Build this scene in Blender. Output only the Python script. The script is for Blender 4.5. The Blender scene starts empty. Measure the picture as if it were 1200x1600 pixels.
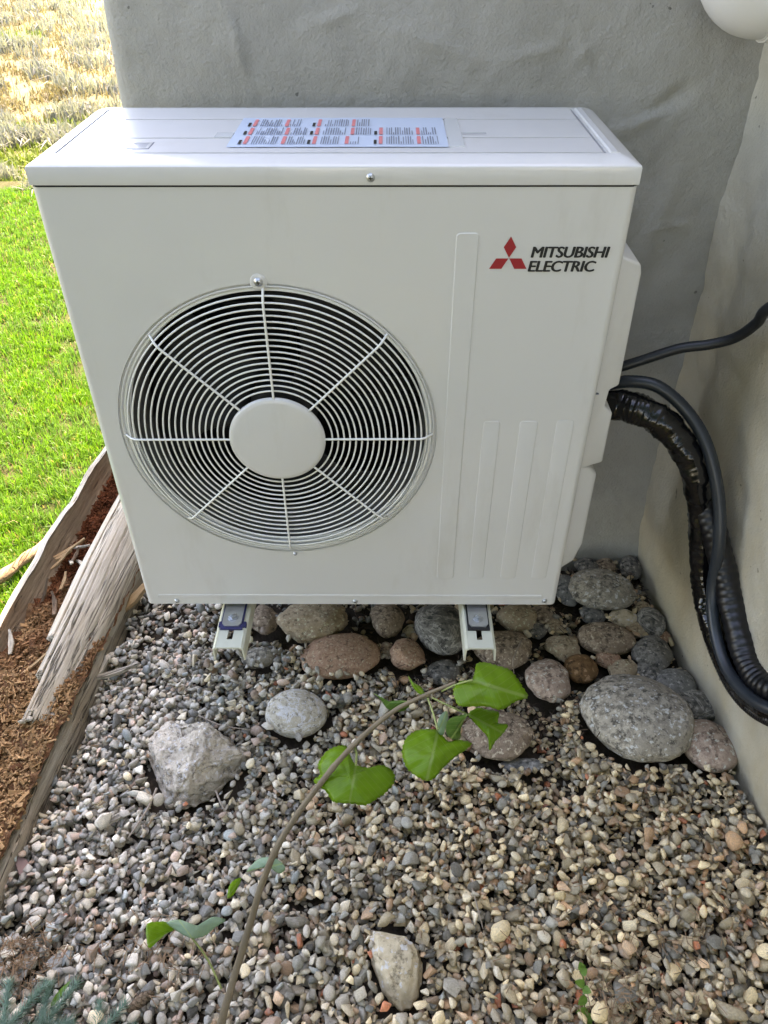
import bpy, bmesh, math, random
import numpy as np
from mathutils import Vector, Matrix, noise, Quaternion

random.seed(7)
rng = np.random.default_rng(11)
SC = bpy.context.scene
COL = SC.collection
R_ = math.radians

# ------------------------------------------------------------------ camera
CAM = np.array([.0756, -1.1049, 1.4344])
PITCH, YAW, ROLL, FPX = .6859, -.0069, -.0027, 1202.0
fwd = np.array([math.sin(YAW)*math.cos(PITCH), math.cos(YAW)*math.cos(PITCH), -math.sin(PITCH)])
_r = np.array([math.cos(YAW), -math.sin(YAW), 0]); _u = np.cross(_r, fwd)
RIGHT = _r*math.cos(ROLL)+_u*math.sin(ROLL); UP = -_r*math.sin(ROLL)+_u*math.cos(ROLL)
cd = bpy.data.cameras.new('camera'); cam = bpy.data.objects.new('camera', cd); COL.objects.link(cam)
cd.sensor_fit = 'HORIZONTAL'; cd.sensor_width = 36; cd.lens = FPX/1200*36
cd.clip_start = .02; cd.clip_end = 2000
cam.matrix_world = Matrix(((RIGHT[0], UP[0], -fwd[0], CAM[0]), (RIGHT[1], UP[1], -fwd[1], CAM[1]),
                           (RIGHT[2], UP[2], -fwd[2], CAM[2]), (0, 0, 0, 1)))
SC.camera = cam

# ------------------------------------------------------------------ sky, sun, exposure
SUN_DIR = Vector((.25, .968, 0)).normalized()*math.cos(R_(55))+Vector((0, 0, math.sin(R_(55))))
W = bpy.data.worlds.new('World'); SC.world = W; W.use_nodes = True
wn = W.node_tree.nodes; wl = W.node_tree.links
sky = wn.new('ShaderNodeTexSky'); sky.sky_type = 'NISHITA'; sky.sun_disc = False
sky.sun_elevation = R_(55); sky.sun_rotation = math.atan2(SUN_DIR.x, SUN_DIR.y)
sky.altitude = 1500; sky.air_density = 1.0; sky.dust_density = 2.5; sky.ozone_density = 1.0
wl.new(sky.outputs[0], wn['Background'].inputs[0]); wn['Background'].inputs[1].default_value = .15
sd = bpy.data.lights.new('sun', 'SUN'); sd.energy = 3.2; sd.angle = R_(.5); sd.color = (1, .95, .87)
sun = bpy.data.objects.new('sun', sd); COL.objects.link(sun)
sun.rotation_euler = SUN_DIR.to_track_quat('Z', 'Y').to_euler(); sun.location = (3, 5, 8)
vs = SC.view_settings
vs.view_transform = 'Standard'; vs.look = 'None'; vs.gamma = 1; vs.use_curve_mapping = False
vs.exposure = 3.35
vs.use_white_balance = True; vs.white_balance_temperature = 9000; vs.white_balance_tint = 21
SC.cycles.use_denoising = True
SC.cycles.max_bounces = 8
SC.cycles.use_adaptive_sampling = True

# ------------------------------------------------------------------ helpers
def ray(x, y): return fwd+(x-600)/FPX*RIGHT+(800-y)/FPX*UP
def at(x, y, axis, v):
    d = ray(x, y); t = (v-CAM[axis])/d[axis]; return Vector(CAM+t*d)
def rp(x, y, dist):
    d = ray(x, y); return Vector(CAM+d/np.linalg.norm(d)*dist)
def tag(o, label=None, cat=None, group=None, kind=None):
    if label: o['label'] = label
    if cat: o['category'] = cat
    if group: o['group'] = group
    if kind: o['kind'] = kind
    return o
def empty(name, loc=(0, 0, 0)):
    o = bpy.data.objects.new(name, None); COL.objects.link(o); o.location = loc; o.empty_display_size = .05
    return o
def link(name, me, mat=None, parent=None, smooth=None):
    if mat and not me.materials: me.materials.append(mat)
    if smooth is not None: me.polygons.foreach_set('use_smooth', [smooth]*len(me.polygons))
    o = bpy.data.objects.new(name, me); COL.objects.link(o)
    if parent: o.parent = parent
    return o
def pyobj(name, v, f, mat, parent=None, smooth=True):
    me = bpy.data.meshes.new(name); me.from_pydata([tuple(p) for p in v], [], f); me.update()
    return link(name, me, mat, parent, smooth)
def bmobj(name, bm, mat, parent=None, smooth=False, auto=None):
    me = bpy.data.meshes.new(name); bmesh.ops.recalc_face_normals(bm, faces=bm.faces[:]); bm.to_mesh(me); bm.free()
    o = link(name, me, mat, parent, smooth or auto is not None)
    if auto is not None: me.set_sharp_from_angle(angle=R_(auto))
    return o
def bbox(bm, x0, x1, y0, y1, z0, z1, bev=0, seg=2):
    r = bmesh.ops.create_cube(bm, size=1)
    vs_ = r['verts']
    for v in vs_:
        v.co = Vector(((x0+x1)/2+v.co.x*(x1-x0), (y0+y1)/2+v.co.y*(y1-y0), (z0+z1)/2+v.co.z*(z1-z0)))
    if bev:
        es = list({e for v in vs_ for e in v.link_edges})
        bmesh.ops.bevel(bm, geom=es, offset=bev, segments=seg, affect='EDGES', profile=.5)
def box(name, dims, mat, parent=None, bev=.002, seg=2):
    bm = bmesh.new(); bbox(bm, *dims, bev=bev, seg=seg); return bmobj(name, bm, mat, parent, auto=40)
def catmull(P, n):
    P = [Vector(p) for p in P]; out = []
    Q = [P[0]*2-P[1]]+P+[P[-1]*2-P[-2]]
    for i in range(1, len(Q)-2):
        for k in range(n):
            t = k/n; a, b, c, d = Q[i-1:i+3]
            out.append(.5*((2*b)+(c-a)*t+(2*a-5*b+4*c-d)*t*t+(3*b-a-3*c+d)*t**3))
    out.append(P[-1]); return out
def tube_data(P, rad, sides=10, closed=False, cap=True):
    """rad: float or function(i, angle) -> radius"""
    n = len(P); v = []; f = []
    prev = None
    for i in range(n):
        if closed: t = (P[(i+1) % n]-P[i-1]).normalized()
        else: t = (P[min(i+1, n-1)]-P[max(i-1, 0)]).normalized()
        if prev is None:
            a = Vector((0, 0, 1)) if abs(t.z) < .9 else Vector((1, 0, 0)); nrm = (a-t*a.dot(t)).normalized()
        else: nrm = (prev-t*prev.dot(t)).normalized()
        prev = nrm; bn = t.cross(nrm)
        for k in range(sides):
            an = 2*math.pi*k/sides; r = rad(i, an) if callable(rad) else rad
            v.append(P[i]+(nrm*math.cos(an)+bn*math.sin(an))*r)
    m = n if closed else n-1
    for i in range(m):
        for k in range(sides):
            a = i*sides+k; b = i*sides+(k+1) % sides; c = ((i+1) % n)*sides+(k+1) % sides; d = ((i+1) % n)*sides+k
            f.append((a, b, c, d))
    if cap and not closed:
        f.append(tuple(range(sides-1, -1, -1))); f.append(tuple(range((n-1)*sides, n*sides)))
    return v, f
def tube(name, P, rad, mat, parent=None, sides=10, closed=False):
    v, f = tube_data(P, rad, sides, closed); return pyobj(name, v, f, mat, parent)
def lathe_y(name, prof, mat, parent, c, seg=96, smooth=True, auto=None):
    """prof: (radius, y) pairs turned about the y axis through c=(x,z)"""
    v = []; f = []; n = len(prof)
    for k in range(seg):
        a = 2*math.pi*k/seg
        for r, y in prof: v.append((c[0]+r*math.cos(a), y, c[1]+r*math.sin(a)))
    for k in range(seg):
        for i in range(n-1):
            a = k*n+i; b = ((k+1) % seg)*n+i; f.append((a, b, b+1, a+1))
    me = bpy.data.meshes.new(name); me.from_pydata(v, [], f); me.update()
    o = link(name, me, mat, parent, smooth)
    if auto: me.set_sharp_from_angle(angle=R_(auto))
    return o

# ------------------------------------------------------------------ materials
class NT:
    def __init__(s, name):
        s.m = bpy.data.materials.new(name); s.m.use_nodes = True; s.t = s.m.node_tree; s.n = s.t.nodes
        s.b = s.n['Principled BSDF']; s.out = s.n['Material Output']
    def new(s, k, **kw):
        x = s.n.new(k)
        for a, b in kw.items(): setattr(x, a, b)
        return x
    def l(s, a, b): s.t.links.new(a, b)
    def coord(s, which='Object', scale=(1, 1, 1), rot=(0, 0, 0)):
        tc = s.new('ShaderNodeTexCoord'); mp = s.new('ShaderNodeMapping')
        mp.inputs['Scale'].default_value = scale; mp.inputs['Rotation'].default_value = rot
        s.l(tc.outputs[which], mp.inputs[0]); return mp.outputs[0]
    def noise(s, vec, scale, detail=4, rough=.55, dist=0):
        x = s.new('ShaderNodeTexNoise'); x.inputs['Scale'].default_value = scale; x.inputs['Detail'].default_value = detail
        x.inputs['Roughness'].default_value = rough; x.inputs['Distortion'].default_value = dist
        if vec is not None: s.l(vec, x.inputs['Vector'])
        return x.outputs['Fac']
    def ramp(s, fac, stops):
        x = s.new('ShaderNodeValToRGB'); e = x.color_ramp.elements
        while len(e) < len(stops): e.new(.5)
        for el, (p, c) in zip(e, stops):
            el.position = p; el.color = (c, c, c, 1) if isinstance(c, (int, float)) else (*c, 1)
        s.l(fac, x.inputs[0]); return x.outputs[0]
    def mix(s, fac, a, b, mode='MIX'):
        x = s.new('ShaderNodeMix', data_type='RGBA', blend_type=mode)
        for sock, v in ((x.inputs[0], fac), (x.inputs[6], a), (x.inputs[7], b)):
            if isinstance(v, (int, float)): sock.default_value = v
            elif isinstance(v, tuple): sock.default_value = (*v, 1)
            else: s.l(v, sock)
        return x.outputs[2]
    def math(s, op, a, b=0.0):
        x = s.new('ShaderNodeMath', operation=op)
        for sock, v in ((x.inputs[0], a), (x.inputs[1], b)):
            if isinstance(v, (int, float)): sock.default_value = v
            else: s.l(v, sock)
        return x.outputs[0]
    def bump(s, h, strength=.3, dist=.002, prev=None):
        x = s.new('ShaderNodeBump'); x.inputs['Strength'].default_value = strength; x.inputs['Distance'].default_value = dist
        s.l(h, x.inputs['Height'])
        if prev is not None: s.l(prev, x.inputs['Normal'])
        return x.outputs[0]
    def set(s, col=None, rough=None, normal=None, **kw):
        for k, v in (('Base Color', col), ('Roughness', rough), ('Normal', normal)):
            if v is None: continue
            if isinstance(v, (int, float)): s.b.inputs[k].default_value = v
            elif isinstance(v, tuple): s.b.inputs[k].default_value = (*v, 1)
            else: s.l(v, s.b.inputs[k])
        for k, v in kw.items(): s.b.inputs[k.replace('_', ' ')].default_value = v
        return s.m

def m_paint():
    t = NT('unit_paint'); v = t.coord()
    n1 = t.noise(v, 5, 3); n2 = t.noise(v, 260, 2)
    col = t.mix(n1, (.605, .60, .585), (.645, .638, .622))
    ds = t.ramp(t.noise(t.coord(scale=(1, 1, .25)), 9, 6, .7), [(.55, 0.0), (.8, .35)]); col = t.mix(ds, col, (.42, .385, .32))
    return t.set(col, t.ramp(t.noise(v, 14, 4), [(.3, .30), (.7, .42)]), t.bump(n2, .06, .0004),
                 Coat_Weight=.55, Coat_Roughness=.07, Specular_IOR_Level=.5)
def m_plain(name, col, rough=.5, metal=0, bump=0, bs=300, var=.12, **kw):
    t = NT(name); v = t.coord(); n1 = t.noise(v, 30, 4)
    a = tuple(c*(1-var) for c in col); b = tuple(min(1, c*(1+var)) for c in col)
    nm = t.bump(t.noise(v, bs, 4), bump, .001) if bump else None
    return t.set(t.mix(n1, a, b), rough, nm, Metallic=metal, **kw)
def m_stucco(name, ca, cb, stain, stain_amt):
    t = NT(name); v = t.coord()
    big = t.noise(v, 2.2, 5, .6, .6); mid = t.noise(v, 11, 6, .62, .4); fine = t.noise(v, 170, 5, .6)
    v2 = t.coord(scale=(1, 1, .35)); st = t.ramp(t.noise(v2, 2.6, 6, .65, .8), [(.45, 0.0), (.68, 1.0)])
    col = t.mix(t.ramp(big, [(.3, 0.0), (.7, 1.0)]), ca, cb)
    col = t.mix(t.math('MULTIPLY', st, stain_amt), col, stain)
    col = t.mix(t.ramp(mid, [(.35, .22), (.55, 0.0)]), col, tuple(c*.7 for c in ca))
    specks = t.ramp(t.noise(v, 46, 2, .5), [(.245, 1.0), (.26, 0.0)])
    col = t.mix(t.math('MULTIPLY', specks, .6), col, (.06, .055, .045))
    vt = t.coord(scale=(1, 1, 2.4), rot=(.3, .5, .2))
    tro = t.noise(vt, 9, 6, .6, .4)
    nb = t.bump(tro, .16, .012); nb = t.bump(mid, .22, .008, nb); nb = t.bump(t.noise(v, 60, 8, .72), .75, .0042, nb); nb = t.bump(fine, .9, .0024, nb)
    return t.set(col, .88, nb, Specular_IOR_Level=.25)
def m_granite(name, c1, c2, c3, scale=110, bump=.5, veins=0):
    c1, c2, c3 = [(c[0]*1.10, c[1]*1.02, c[2]*.88) for c in (c1, c2, c3)]
    t = NT(name); v = t.coord()
    sp = t.noise(v, scale, 5, .75); big = t.noise(v, 14, 5, .6); pass
    col = t.mix(t.ramp(sp, [(.40, 0.0), (.58, 1.0)]), c1, c2)
    col = t.mix(t.ramp(big, [(.35, 0.0), (.65, .85)]), col, tuple(c*.8 for c in c3))
    dk = t.ramp(t.noise(v, scale*.55, 4, .75), [(.36, .85), (.46, 0.0)]); col = t.mix(dk, col, tuple(c*.35 for c in c1))
    lt = t.ramp(t.noise(v, scale*1.3, 3, .6), [(.58, 0.0), (.64, .7)])
    col = t.mix(lt, col, tuple(min(.62, c*1.55+.04) for c in c2))
    if veins:
        vw = t.coord(scale=(1, 1, 3.2), rot=(.5, .4, 0)); wv = t.noise(vw, veins, 6, .6, 2.2)
        col = t.mix(t.ramp(wv, [(.47, 0.0), (.5, .8), (.53, 0.0)]), col, tuple(min(.6, c*1.7+.05) for c in c2))
    nb = t.bump(t.noise(v, 26, 6, .65), bump*1.4, .008); nb = t.bump(sp, bump*1.2, .003, nb)
    return t.set(col, .85, nb, Specular_IOR_Level=.3)
def m_pebble(name, src):
    t = NT(name); v = t.coord()
    if src == 'attr': a = t.new('ShaderNodeAttribute', attribute_name='tint', attribute_type='GEOMETRY').outputs['Color']
    else: a = t.new('ShaderNodeObjectInfo').outputs['Color']; 
    if src != 'attr': v = t.coord('Object')
    sp = t.noise(v, 330, 4, .7) if src == 'attr' else t.noise(v, 5, 4, .7)
    bg = t.noise(v, 90, 3, .6) if src == 'attr' else t.noise(v, 1.4, 3, .6)
    col = t.mix(t.ramp(sp, [(.35, .55), (.65, 0.0)]), a, t.mix(.6, a, (.02, .02, .02)))
    col = t.mix(t.ramp(bg, [(.5, 0.0), (.75, .4)]), col, (.5, .47, .42))
    return t.set(col, .78, t.bump(sp, .35, .0012 if src == 'attr' else .06), Specular_IOR_Level=.35)
def m_wood(name, c1, c2, c3, crack=.5, scale=1, bump=.6):
    t = NT(name)
    v = t.coord(scale=(30*scale, 2.2*scale, 30*scale)); v1 = t.coord(scale=(90*scale, 5*scale, 90*scale)); vo = t.coord()
    g = t.noise(v, 2.2, 6, .65, .5); g2 = t.noise(v1, 2.5, 4, .7, .3); b = t.noise(vo, 7, 4)
    col = t.mix(t.ramp(g, [(.3, 0.0), (.7, 1.0)]), c1, c2)
    col = t.mix(t.ramp(b, [(.4, 0.0), (.75, .7)]), col, c3)
    cr = t.ramp(t.noise(t.coord(scale=(17*scale, .7*scale, 17*scale)), 2.0, 3, .5, .9), [(.485, 0.0), (.5, 1.0), (.515, 0.0)])
    col = t.mix(t.math('MULTIPLY', cr, crack), col, tuple(c*.16 for c in c1))
    col = t.mix(t.ramp(g2, [(.35, .45), (.6, 0.0)]), col, tuple(c*.4 for c in c1))
    nb = t.bump(g, bump, .006); nb = t.bump(g2, bump, .003, nb); nb = t.bump(t.math('MULTIPLY', cr, -1.0), crack, .006, nb)
    return t.set(col, .9, nb, Specular_IOR_Level=.15)
def m_leafy(name, src, col=(.06, .14, .02), trans=.45, rough=.5, back=None, veins=False):
    t = NT(name)
    if src == 'attr': c = t.new('ShaderNodeAttribute', attribute_name='tint', attribute_type='GEOMETRY').outputs['Color']
    else:
        v = t.coord(); c = t.mix(t.noise(v, 40, 4), tuple(x*.75 for x in col), tuple(x*1.2 for x in col))
        sp = t.ramp(t.noise(v, 300, 2, .5), [(.68, 0.0), (.72, .5)]); c = t.mix(sp, c, (.25, .28, .08))
    nb = None
    if veins:
        uv = t.new('ShaderNodeTexCoord').outputs['UV']; s = t.new('ShaderNodeSeparateXYZ'); t.l(uv, s.inputs[0])
        ax = t.math('ABSOLUTE', s.outputs[0])
        mid = t.ramp(ax, [(.022, 1.0), (.05, 0.0)])
        ph = t.math('SUBTRACT', s.outputs[1], t.math('MULTIPLY', ax, .62))
        fr = t.math('ABSOLUTE', t.math('SUBTRACT', t.math('FRACT', t.math('MULTIPLY', ph, 6.0)), .5))
        sec = t.ramp(fr, [(.0, .8), (.05, 0.0)])
        ve = t.math('MAXIMUM', mid, sec)
        c = t.mix(t.math('MULTIPLY', ve, .5), c, (.36, .46, .15))
        nb = t.bump(t.math('MULTIPLY', ve, -1.0), .4, .001)
    if back:
        geo = t.new('ShaderNodeNewGeometry'); c = t.mix(geo.outputs['Backfacing'], c, back)
    t.set(c, rough, nb, Specular_IOR_Level=.4)
    tr = t.new('ShaderNodeBsdfTranslucent'); mx = t.new('ShaderNodeMixShader'); mx.inputs[0].default_value = trans
    t.l(t.mix(1.0, c, (1.25, 1.35, .75), 'MULTIPLY'), tr.inputs[0])
    t.l(t.b.outputs[0], mx.inputs[1]); t.l(tr.outputs[0], mx.inputs[2]); t.l(mx.outputs[0], t.out.inputs[0])
    return t.m
def m_ground(name, c1, c2, c3, scale=9):
    t = NT(name); v = t.coord()
    col = t.mix(t.ramp(t.noise(v, scale, 6, .65), [(.35, 0.0), (.65, 1.0)]), c1, c2)
    col = t.mix(t.ramp(t.noise(v, scale*.27, 4), [(.45, 0.0), (.7, .8)]), col, c3)
    return t.set(col, .95, t.bump(t.noise(v, scale*7, 6, .7), .8, .01), Specular_IOR_Level=.1)

PAINT = m_paint()
STUCCO = m_stucco('stucco_grey', (.335, .327, .293), (.41, .40, .362), (.28, .275, .248), .55)
STUCCO2 = m_stucco('stucco_cream', (.50, .465, .37), (.57, .53, .425), (.48, .385, .235), .65)
DARK = m_plain('black_plastic', (.006, .006, .0065), .6)
BLADE = m_plain('fan_plastic', (.010, .010, .011), .6)
COIL = m_plain('coil_metal', (.03, .03, .03), .5, .3)
STEEL = m_plain('zinc_steel', (.50, .52, .54), .32, .9, .1, 120)
CREAM = m_plain('bracket_cream', (.62, .62, .50), .45, 0, .05)
BLUE = m_plain('blue_rubber', (.015, .018, .09), .5)
INK = m_plain('black_ink', (.012, .012, .012), .5)
RED = m_plain('red_ink', (.36, .012, .018), .5, var=.04)
SHEET = m_plain('label_film', (.56, .66, .80), .28, var=.04, Coat_Weight=.5, Coat_Roughness=.08)
LRED = m_plain('label_red', (.70, .20, .20), .4)
LGREY = m_plain('label_grey', (.16, .18, .22), .5)
PVC = m_plain('white_pvc', (.72, .71, .68), .4, var=.04)
WIRE = m_plain('grille_wire', (.80, .80, .76), .35, var=.03, Coat_Weight=.4, Coat_Roughness=.15)
RUBBER = m_plain('conduit_grey', (.016, .022, .028), .36, 0, .12, 240)
CABLE = m_plain('cable_slate', (.011, .014, .018), .4, 0, .15, 240)
TAPE = m_plain('tape_black', (.003, .003, .0035), .15, 0, .5, 70)
HOSE = m_plain('hose_black', (.005, .005, .006), .38)
SOIL = m_ground('soil', (.045, .034, .024), (.085, .065, .047), (.055, .042, .03), 24)
LAWN = m_ground('lawn_soil', (.045, .055, .018), (.075, .085, .03), (.09, .07, .042), 14)
MEADOW = m_ground('meadow_soil', (.16, .13, .075), (.21, .18, .11), (.13, .15, .06), 2.5)
PEB_A = m_pebble('pebble_mass', 'attr'); PEB_O = m_pebble('pebble_single', 'obj')
W_GREY = m_wood('weathered_wood', (.43, .375, .295), (.62, .56, .455), (.50, .41, .29), .8, bump=.5)
W_PALE = m_wood('pale_wood', (.54, .48, .37), (.66, .61, .51), (.45, .36, .24), .4)
W_BROWN = m_wood('brown_wood', (.20, .135, .085), (.37, .285, .19), (.20, .105, .06), .7, bump=.9)
W_CHIP = m_wood('chip_wood', (.34, .21, .10), (.46, .33, .19), (.36, .20, .09), .2, 3)
ROT = m_ground('rotten_wood', (.11, .045, .022), (.20, .095, .045), (.27, .16, .085), 60)
GRASS = m_leafy('grass_blade', 'attr', trans=.45)
DRY = m_leafy('dry_grass', 'attr', trans=.3, rough=.7)
LEAF = m_leafy('poplar_leaf', 'flat', (.20, .385, .022), .6, .3, back=(.20, .28, .17), veins=True)
STEM = m_plain('stem_bark', (.15, .115, .07), .7, 0, .4, 120, .3)
PETI = m_plain('petiole', (.22, .26, .08), .5)
NEEDLE = m_leafy('spruce_needle', 'flat', (.21, .34, .27), .3)
SPROUT = m_leafy('sprout_leaf', 'flat', (.13, .26, .05), .45)

# ------------------------------------------------------------------ ground
def fbm(x, y, z=0, o=4):
    return noise.fractal(Vector((x, y, z)), 1.0, 2.0, o)
def sheet(name, x0, x1, y0, y1, n, m, zf, mat, parent=None, inside=None):
    v = []; f = []
    for j in range(m+1):
        for i in range(n+1):
            x = x0+(x1-x0)*i/n; y = y0+(y1-y0)*j/m; v.append((x, y, zf(x, y)))
    for j in range(m):
        for i in range(n):
            if inside and not inside(x0+(x1-x0)*(i+.5)/n, y0+(y1-y0)*(j+.5)/m): continue
            a = j*(n+1)+i; f.append((a, a+1, a+n+2, a+n+1))
    return pyobj(name, v, f, mat, parent)
# open country: finer sheet where it is seen, one big sheet to the horizon
tag(sheet('meadow', -900, 900, -900, 900, 60, 60, lambda x, y: -.12, MEADOW), kind='structure')
def meadow_z(x, y): return -.02+.10*fbm(x*.25, y*.25, 3)+max(0, y-4)*.02
tag(sheet('hillside', -16, 0.5, 3.2, 30, 70, 90, meadow_z, MEADOW), kind='structure')
def lawn_edge(x): return 3.72+.10*fbm(x*1.3, 0, 9)+.05*(x+2.3)
def lawn_z(x, y): return .0+.012*fbm(x*2.2, y*2.2, 1)
tag(sheet('lawn', -6, 6, -7, 4.6, 160, 150, lawn_z, LAWN,
          inside=lambda x, y: (x < -.74 or y < -1.25) and y < lawn_edge(x)+.15), kind='structure')
bed = tag(sheet('gravel_bed', -.95, 1.0, -1.3, .55, 60, 60, lambda x, y: -.028+.008*fbm(x*9, y*9, 2), SOIL), kind='structure')

# ------------------------------------------------------------------ house walls
house = empty('stucco_house', (.2, .6, 0))
tag(house, 'hand-trowelled grey stucco house walls meeting in a corner behind the outdoor unit', 'house')
HL = Vector((.2, .6, 0))
YW = .43
ridges = [((1000, 372), (1075, 345), .006, .012), ((950, 205), (1060, 165), .004, .018), ((880, 120), (930, 60), .003, .012),
          ((985, 215), (1010, 300), -.003, .02), ((360, 20), (385, 110), .006, .018), ((480, 45), (560, 10), .004, .012),
          ((780, 95), (880, 70), .003, .012), ((1010, 170), (1090, 130), -.004, .02), ((600, 40), (760, 95), .003, .014),
          ((950, 760), (990, 830), .003, .012), ((1060, 270), (1000, 440), .004, .03), ((905, 30), (925, 130), .003, .01)]
RS = [(at(*a, 1, YW), at(*b, 1, YW), h, w) for a, b, h, w in ridges]
def ridge(x, z):
    s = 0
    for a, b, h, w in RS:
        ax, az, bx, bz = a.x, a.z, b.x, b.z; dx, dz = bx-ax, bz-az
        t = max(0, min(1, ((x-ax)*dx+(z-az)*dz)/(dx*dx+dz*dz)))
        d = math.hypot(x-ax-t*dx, z-az-t*dz+.012*fbm(x*14, z*14, 6))
        sg = (x-ax)*dz-(z-az)*dx
        s += 1.3*h*math.exp(-(d/(w*.75 if sg > 0 else w*.35))**2)*math.sin(math.pi*(.08+.84*t))
    return s
def corner_x(z): return .722+.045*math.exp(-max(0, z)/.13)+.008*fbm(0, z*5, 4)
def side_x(y, z):
    return .724+.030*math.exp(-max(0, z)/.16)+(.43-y)*.072+.010*fbm(y*2.5, z*2.5, 8)+.005*fbm(y*9, z*7, 12)+(.006*fbm(1, z*7, 21)+.003*fbm(3, z*26, 22))*math.exp(-max(0, .43-y)/.05)
# back wall: left return, rounded arris, face
zs = list(np.linspace(-.12, 1.7, 230))+[2.1, 2.6]
v = []; f = []
path = [(-.415, 6.0), (-.415, 2.0), (-.415, .8), (-.415, .52)]+[(-.375-.04*math.cos(a), .47-.04*math.sin(a)) for a in np.linspace(0, math.pi/2, 7)]
path += [(x, YW) for x in np.linspace(-.36, .86, 190)]
nz = len(zs)
for (x, y) in path:
    for z in zs:
        d = .005*fbm(x*3.1, z*3.1, 5)+.0016*fbm(x*11, z*8, 2)+.0012*fbm(x*40, z*40, 3, 3)+ridge(x, z)
        lean = .03*(z-1.15) if x < -.3 else 0
        if y >= YW+.039: v.append((x-HL.x+d*.8+lean*.5, y-HL.y, z))
        else: v.append((x-HL.x+(lean*.5 if x < -.33 else 0), y-d-HL.y, z))
for i in range(len(path)-1):
    for j in range(nz-1):
        a = i*nz+j; f.append((a, a+nz, a+nz+1, a+1))
pyobj('back_wall', v, f, STUCCO, house)
# side wall
ys = list(np.linspace(.50, -.75, 170))+[-1.0, -1.3, -1.7]
zs2 = list(np.linspace(-.12, 1.5, 190))+[2.1, 2.6]
v = []; f = []; nz = len(zs2)
for y in ys:
    for z in zs2: v.append((side_x(y, z)-HL.x, y-HL.y, z))
for i in range(len(ys)-1):
    for j in range(nz-1):
        a = i*nz+j; f.append((a, a+nz, a+nz+1, a+1))
sw = pyobj('side_wall', v, f, STUCCO2, house)
bm = bmesh.new()
bbox(bm, -.33-HL.x, 5, .52-HL.y, 5.4, -.1, 2.59); bbox(bm, 1.05-HL.x, 5, -1.69-HL.y, .5-HL.y, -.1, 2.58)
bmobj('sun_block_core', bm, STUCCO, house)  # unseen boxes behind the wall faces, added to block the sun

# ------------------------------------------------------------------ air conditioner outdoor unit
U = empty('outdoor_unit', (0, 0, .285))
tag(U, 'white single-fan outdoor heat pump unit with round wire grille, hung on the wall', 'heat pump')
HX = .42; HT = .8242; DP = .325; FC = (-.112, .416); FR = .2705; CR = .011
# wrap-round cabinet (sides and back)
prof = [(-HX+CR, 0)]+[(-HX+CR-CR*math.sin(a), CR-CR*math.cos(a)) for a in np.linspace(.2, math.pi/2, 6)]
prof += [(-HX, DP), (HX, DP)]+[(HX-CR+CR*math.sin(a), CR-CR*math.cos(a)) for a in np.linspace(math.pi/2, .2, 6)]+[(HX-CR, 0)]
v = []; f = []
for x, y in prof: v += [(x, y, .0), (x, y, HT)]
for i in range(len(prof)-1): a = 2*i; f.append((a, a+2, a+3, a+1))
o = pyobj('cabinet', v, f, PAINT, U); o.data.set_sharp_from_angle(angle=R_(50))
# front panel with round opening and rounded lower corners
x0, x1, z0, z1 = -HX+CR, HX-CR, 0.0, HT
N = 192; outer = []; inner = []
angs = sorted(set([2*math.pi*k/N for k in range(N)]+[math.atan2(z-FC[1], x-FC[0]) % (2*math.pi) for x in (x0, x1) for z in (z0, z1)]))
for a in angs:
    c, s = math.cos(a), math.sin(a)
    t = min([q for q in ((x1-FC[0])/c if c > 1e-9 else 9, (x0-FC[0])/c if c < -1e-9 else 9, (z1-FC[1])/s if s > 1e-9 else 9, (z0-FC[1])/s if s < -1e-9 else 9)])
    outer.append((FC[0]+c*t, 0, FC[1]+s*t)); inner.append((FC[0]+c*FR, 0, FC[1]+s*FR))
M = len(angs); f = [(i, (i+1) % M, M+(i+1) % M, M+i) for i in range(M)]
fp = pyobj('front_panel', outer+inner, f, PAINT, U, smooth=False)
# pressed ribs
def rib(xa, xb, za, zb, h=.0006, w=.0016, r=.005):
    pts = []
    for cx, cz, a0 in ((xb-r, zb-r, 0), (xa+r, zb-r, 90), (xa+r, za+r, 180), (xb-r, za+r, 270)):
        for k in range(5): a = R_(a0+k*22.5); pts.append((cx, cz, math.cos(a), math.sin(a)))
    n = len(pts); v = []
    for off, y in ((r+w, .0004), (r+w*.6, -h*.35), (r+w*.25, -h*.85), (r-w*.1, -h)):
        v += [(cx+ca*off, y, cz+sa*off) for cx, cz, ca, sa in pts]
    f = [(q*n+i, q*n+(i+1) % n, (q+1)*n+(i+1) % n, (q+1)*n+i) for q in range(3) for i in range(n)]
    f.append(tuple(3*n+i for i in range(n)))
    pyobj('pressed_rib', v, f, PAINT, fp).data.set_sharp_from_angle(angle=R_(12))
rib(.174, .204, .075, .760, .0010, .0020); rib(.238, .264, .075, .443); rib(.300, .328, .075, .443); rib(.362, .389, .075, .445)
rib(-.392, .388, .019, .026, .0012, .002, .003)
# pressed lip and shroud of the fan opening
lathe_y('fan_shroud', [(FR, 0), (FR-.0004, .0045), (FR-.0034, .0045), (FR-.0040, .0006), (FR-.0055, .0), (FR-.0075, .0012), (.2615, .004), (.2595, .011), (.2575, .024)], PAINT, U, FC, 128, auto=40)
lathe_y('bell_mouth', [(.2580, .0235), (.255, .04), (.250, .06), (.246, .08), (.247, .12)], m_plain('shroud_shade_grey', (.10, .10, .095), .5), U, FC, 96)  # deeper shroud wall: shade of the recess put into a darker grey
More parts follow.
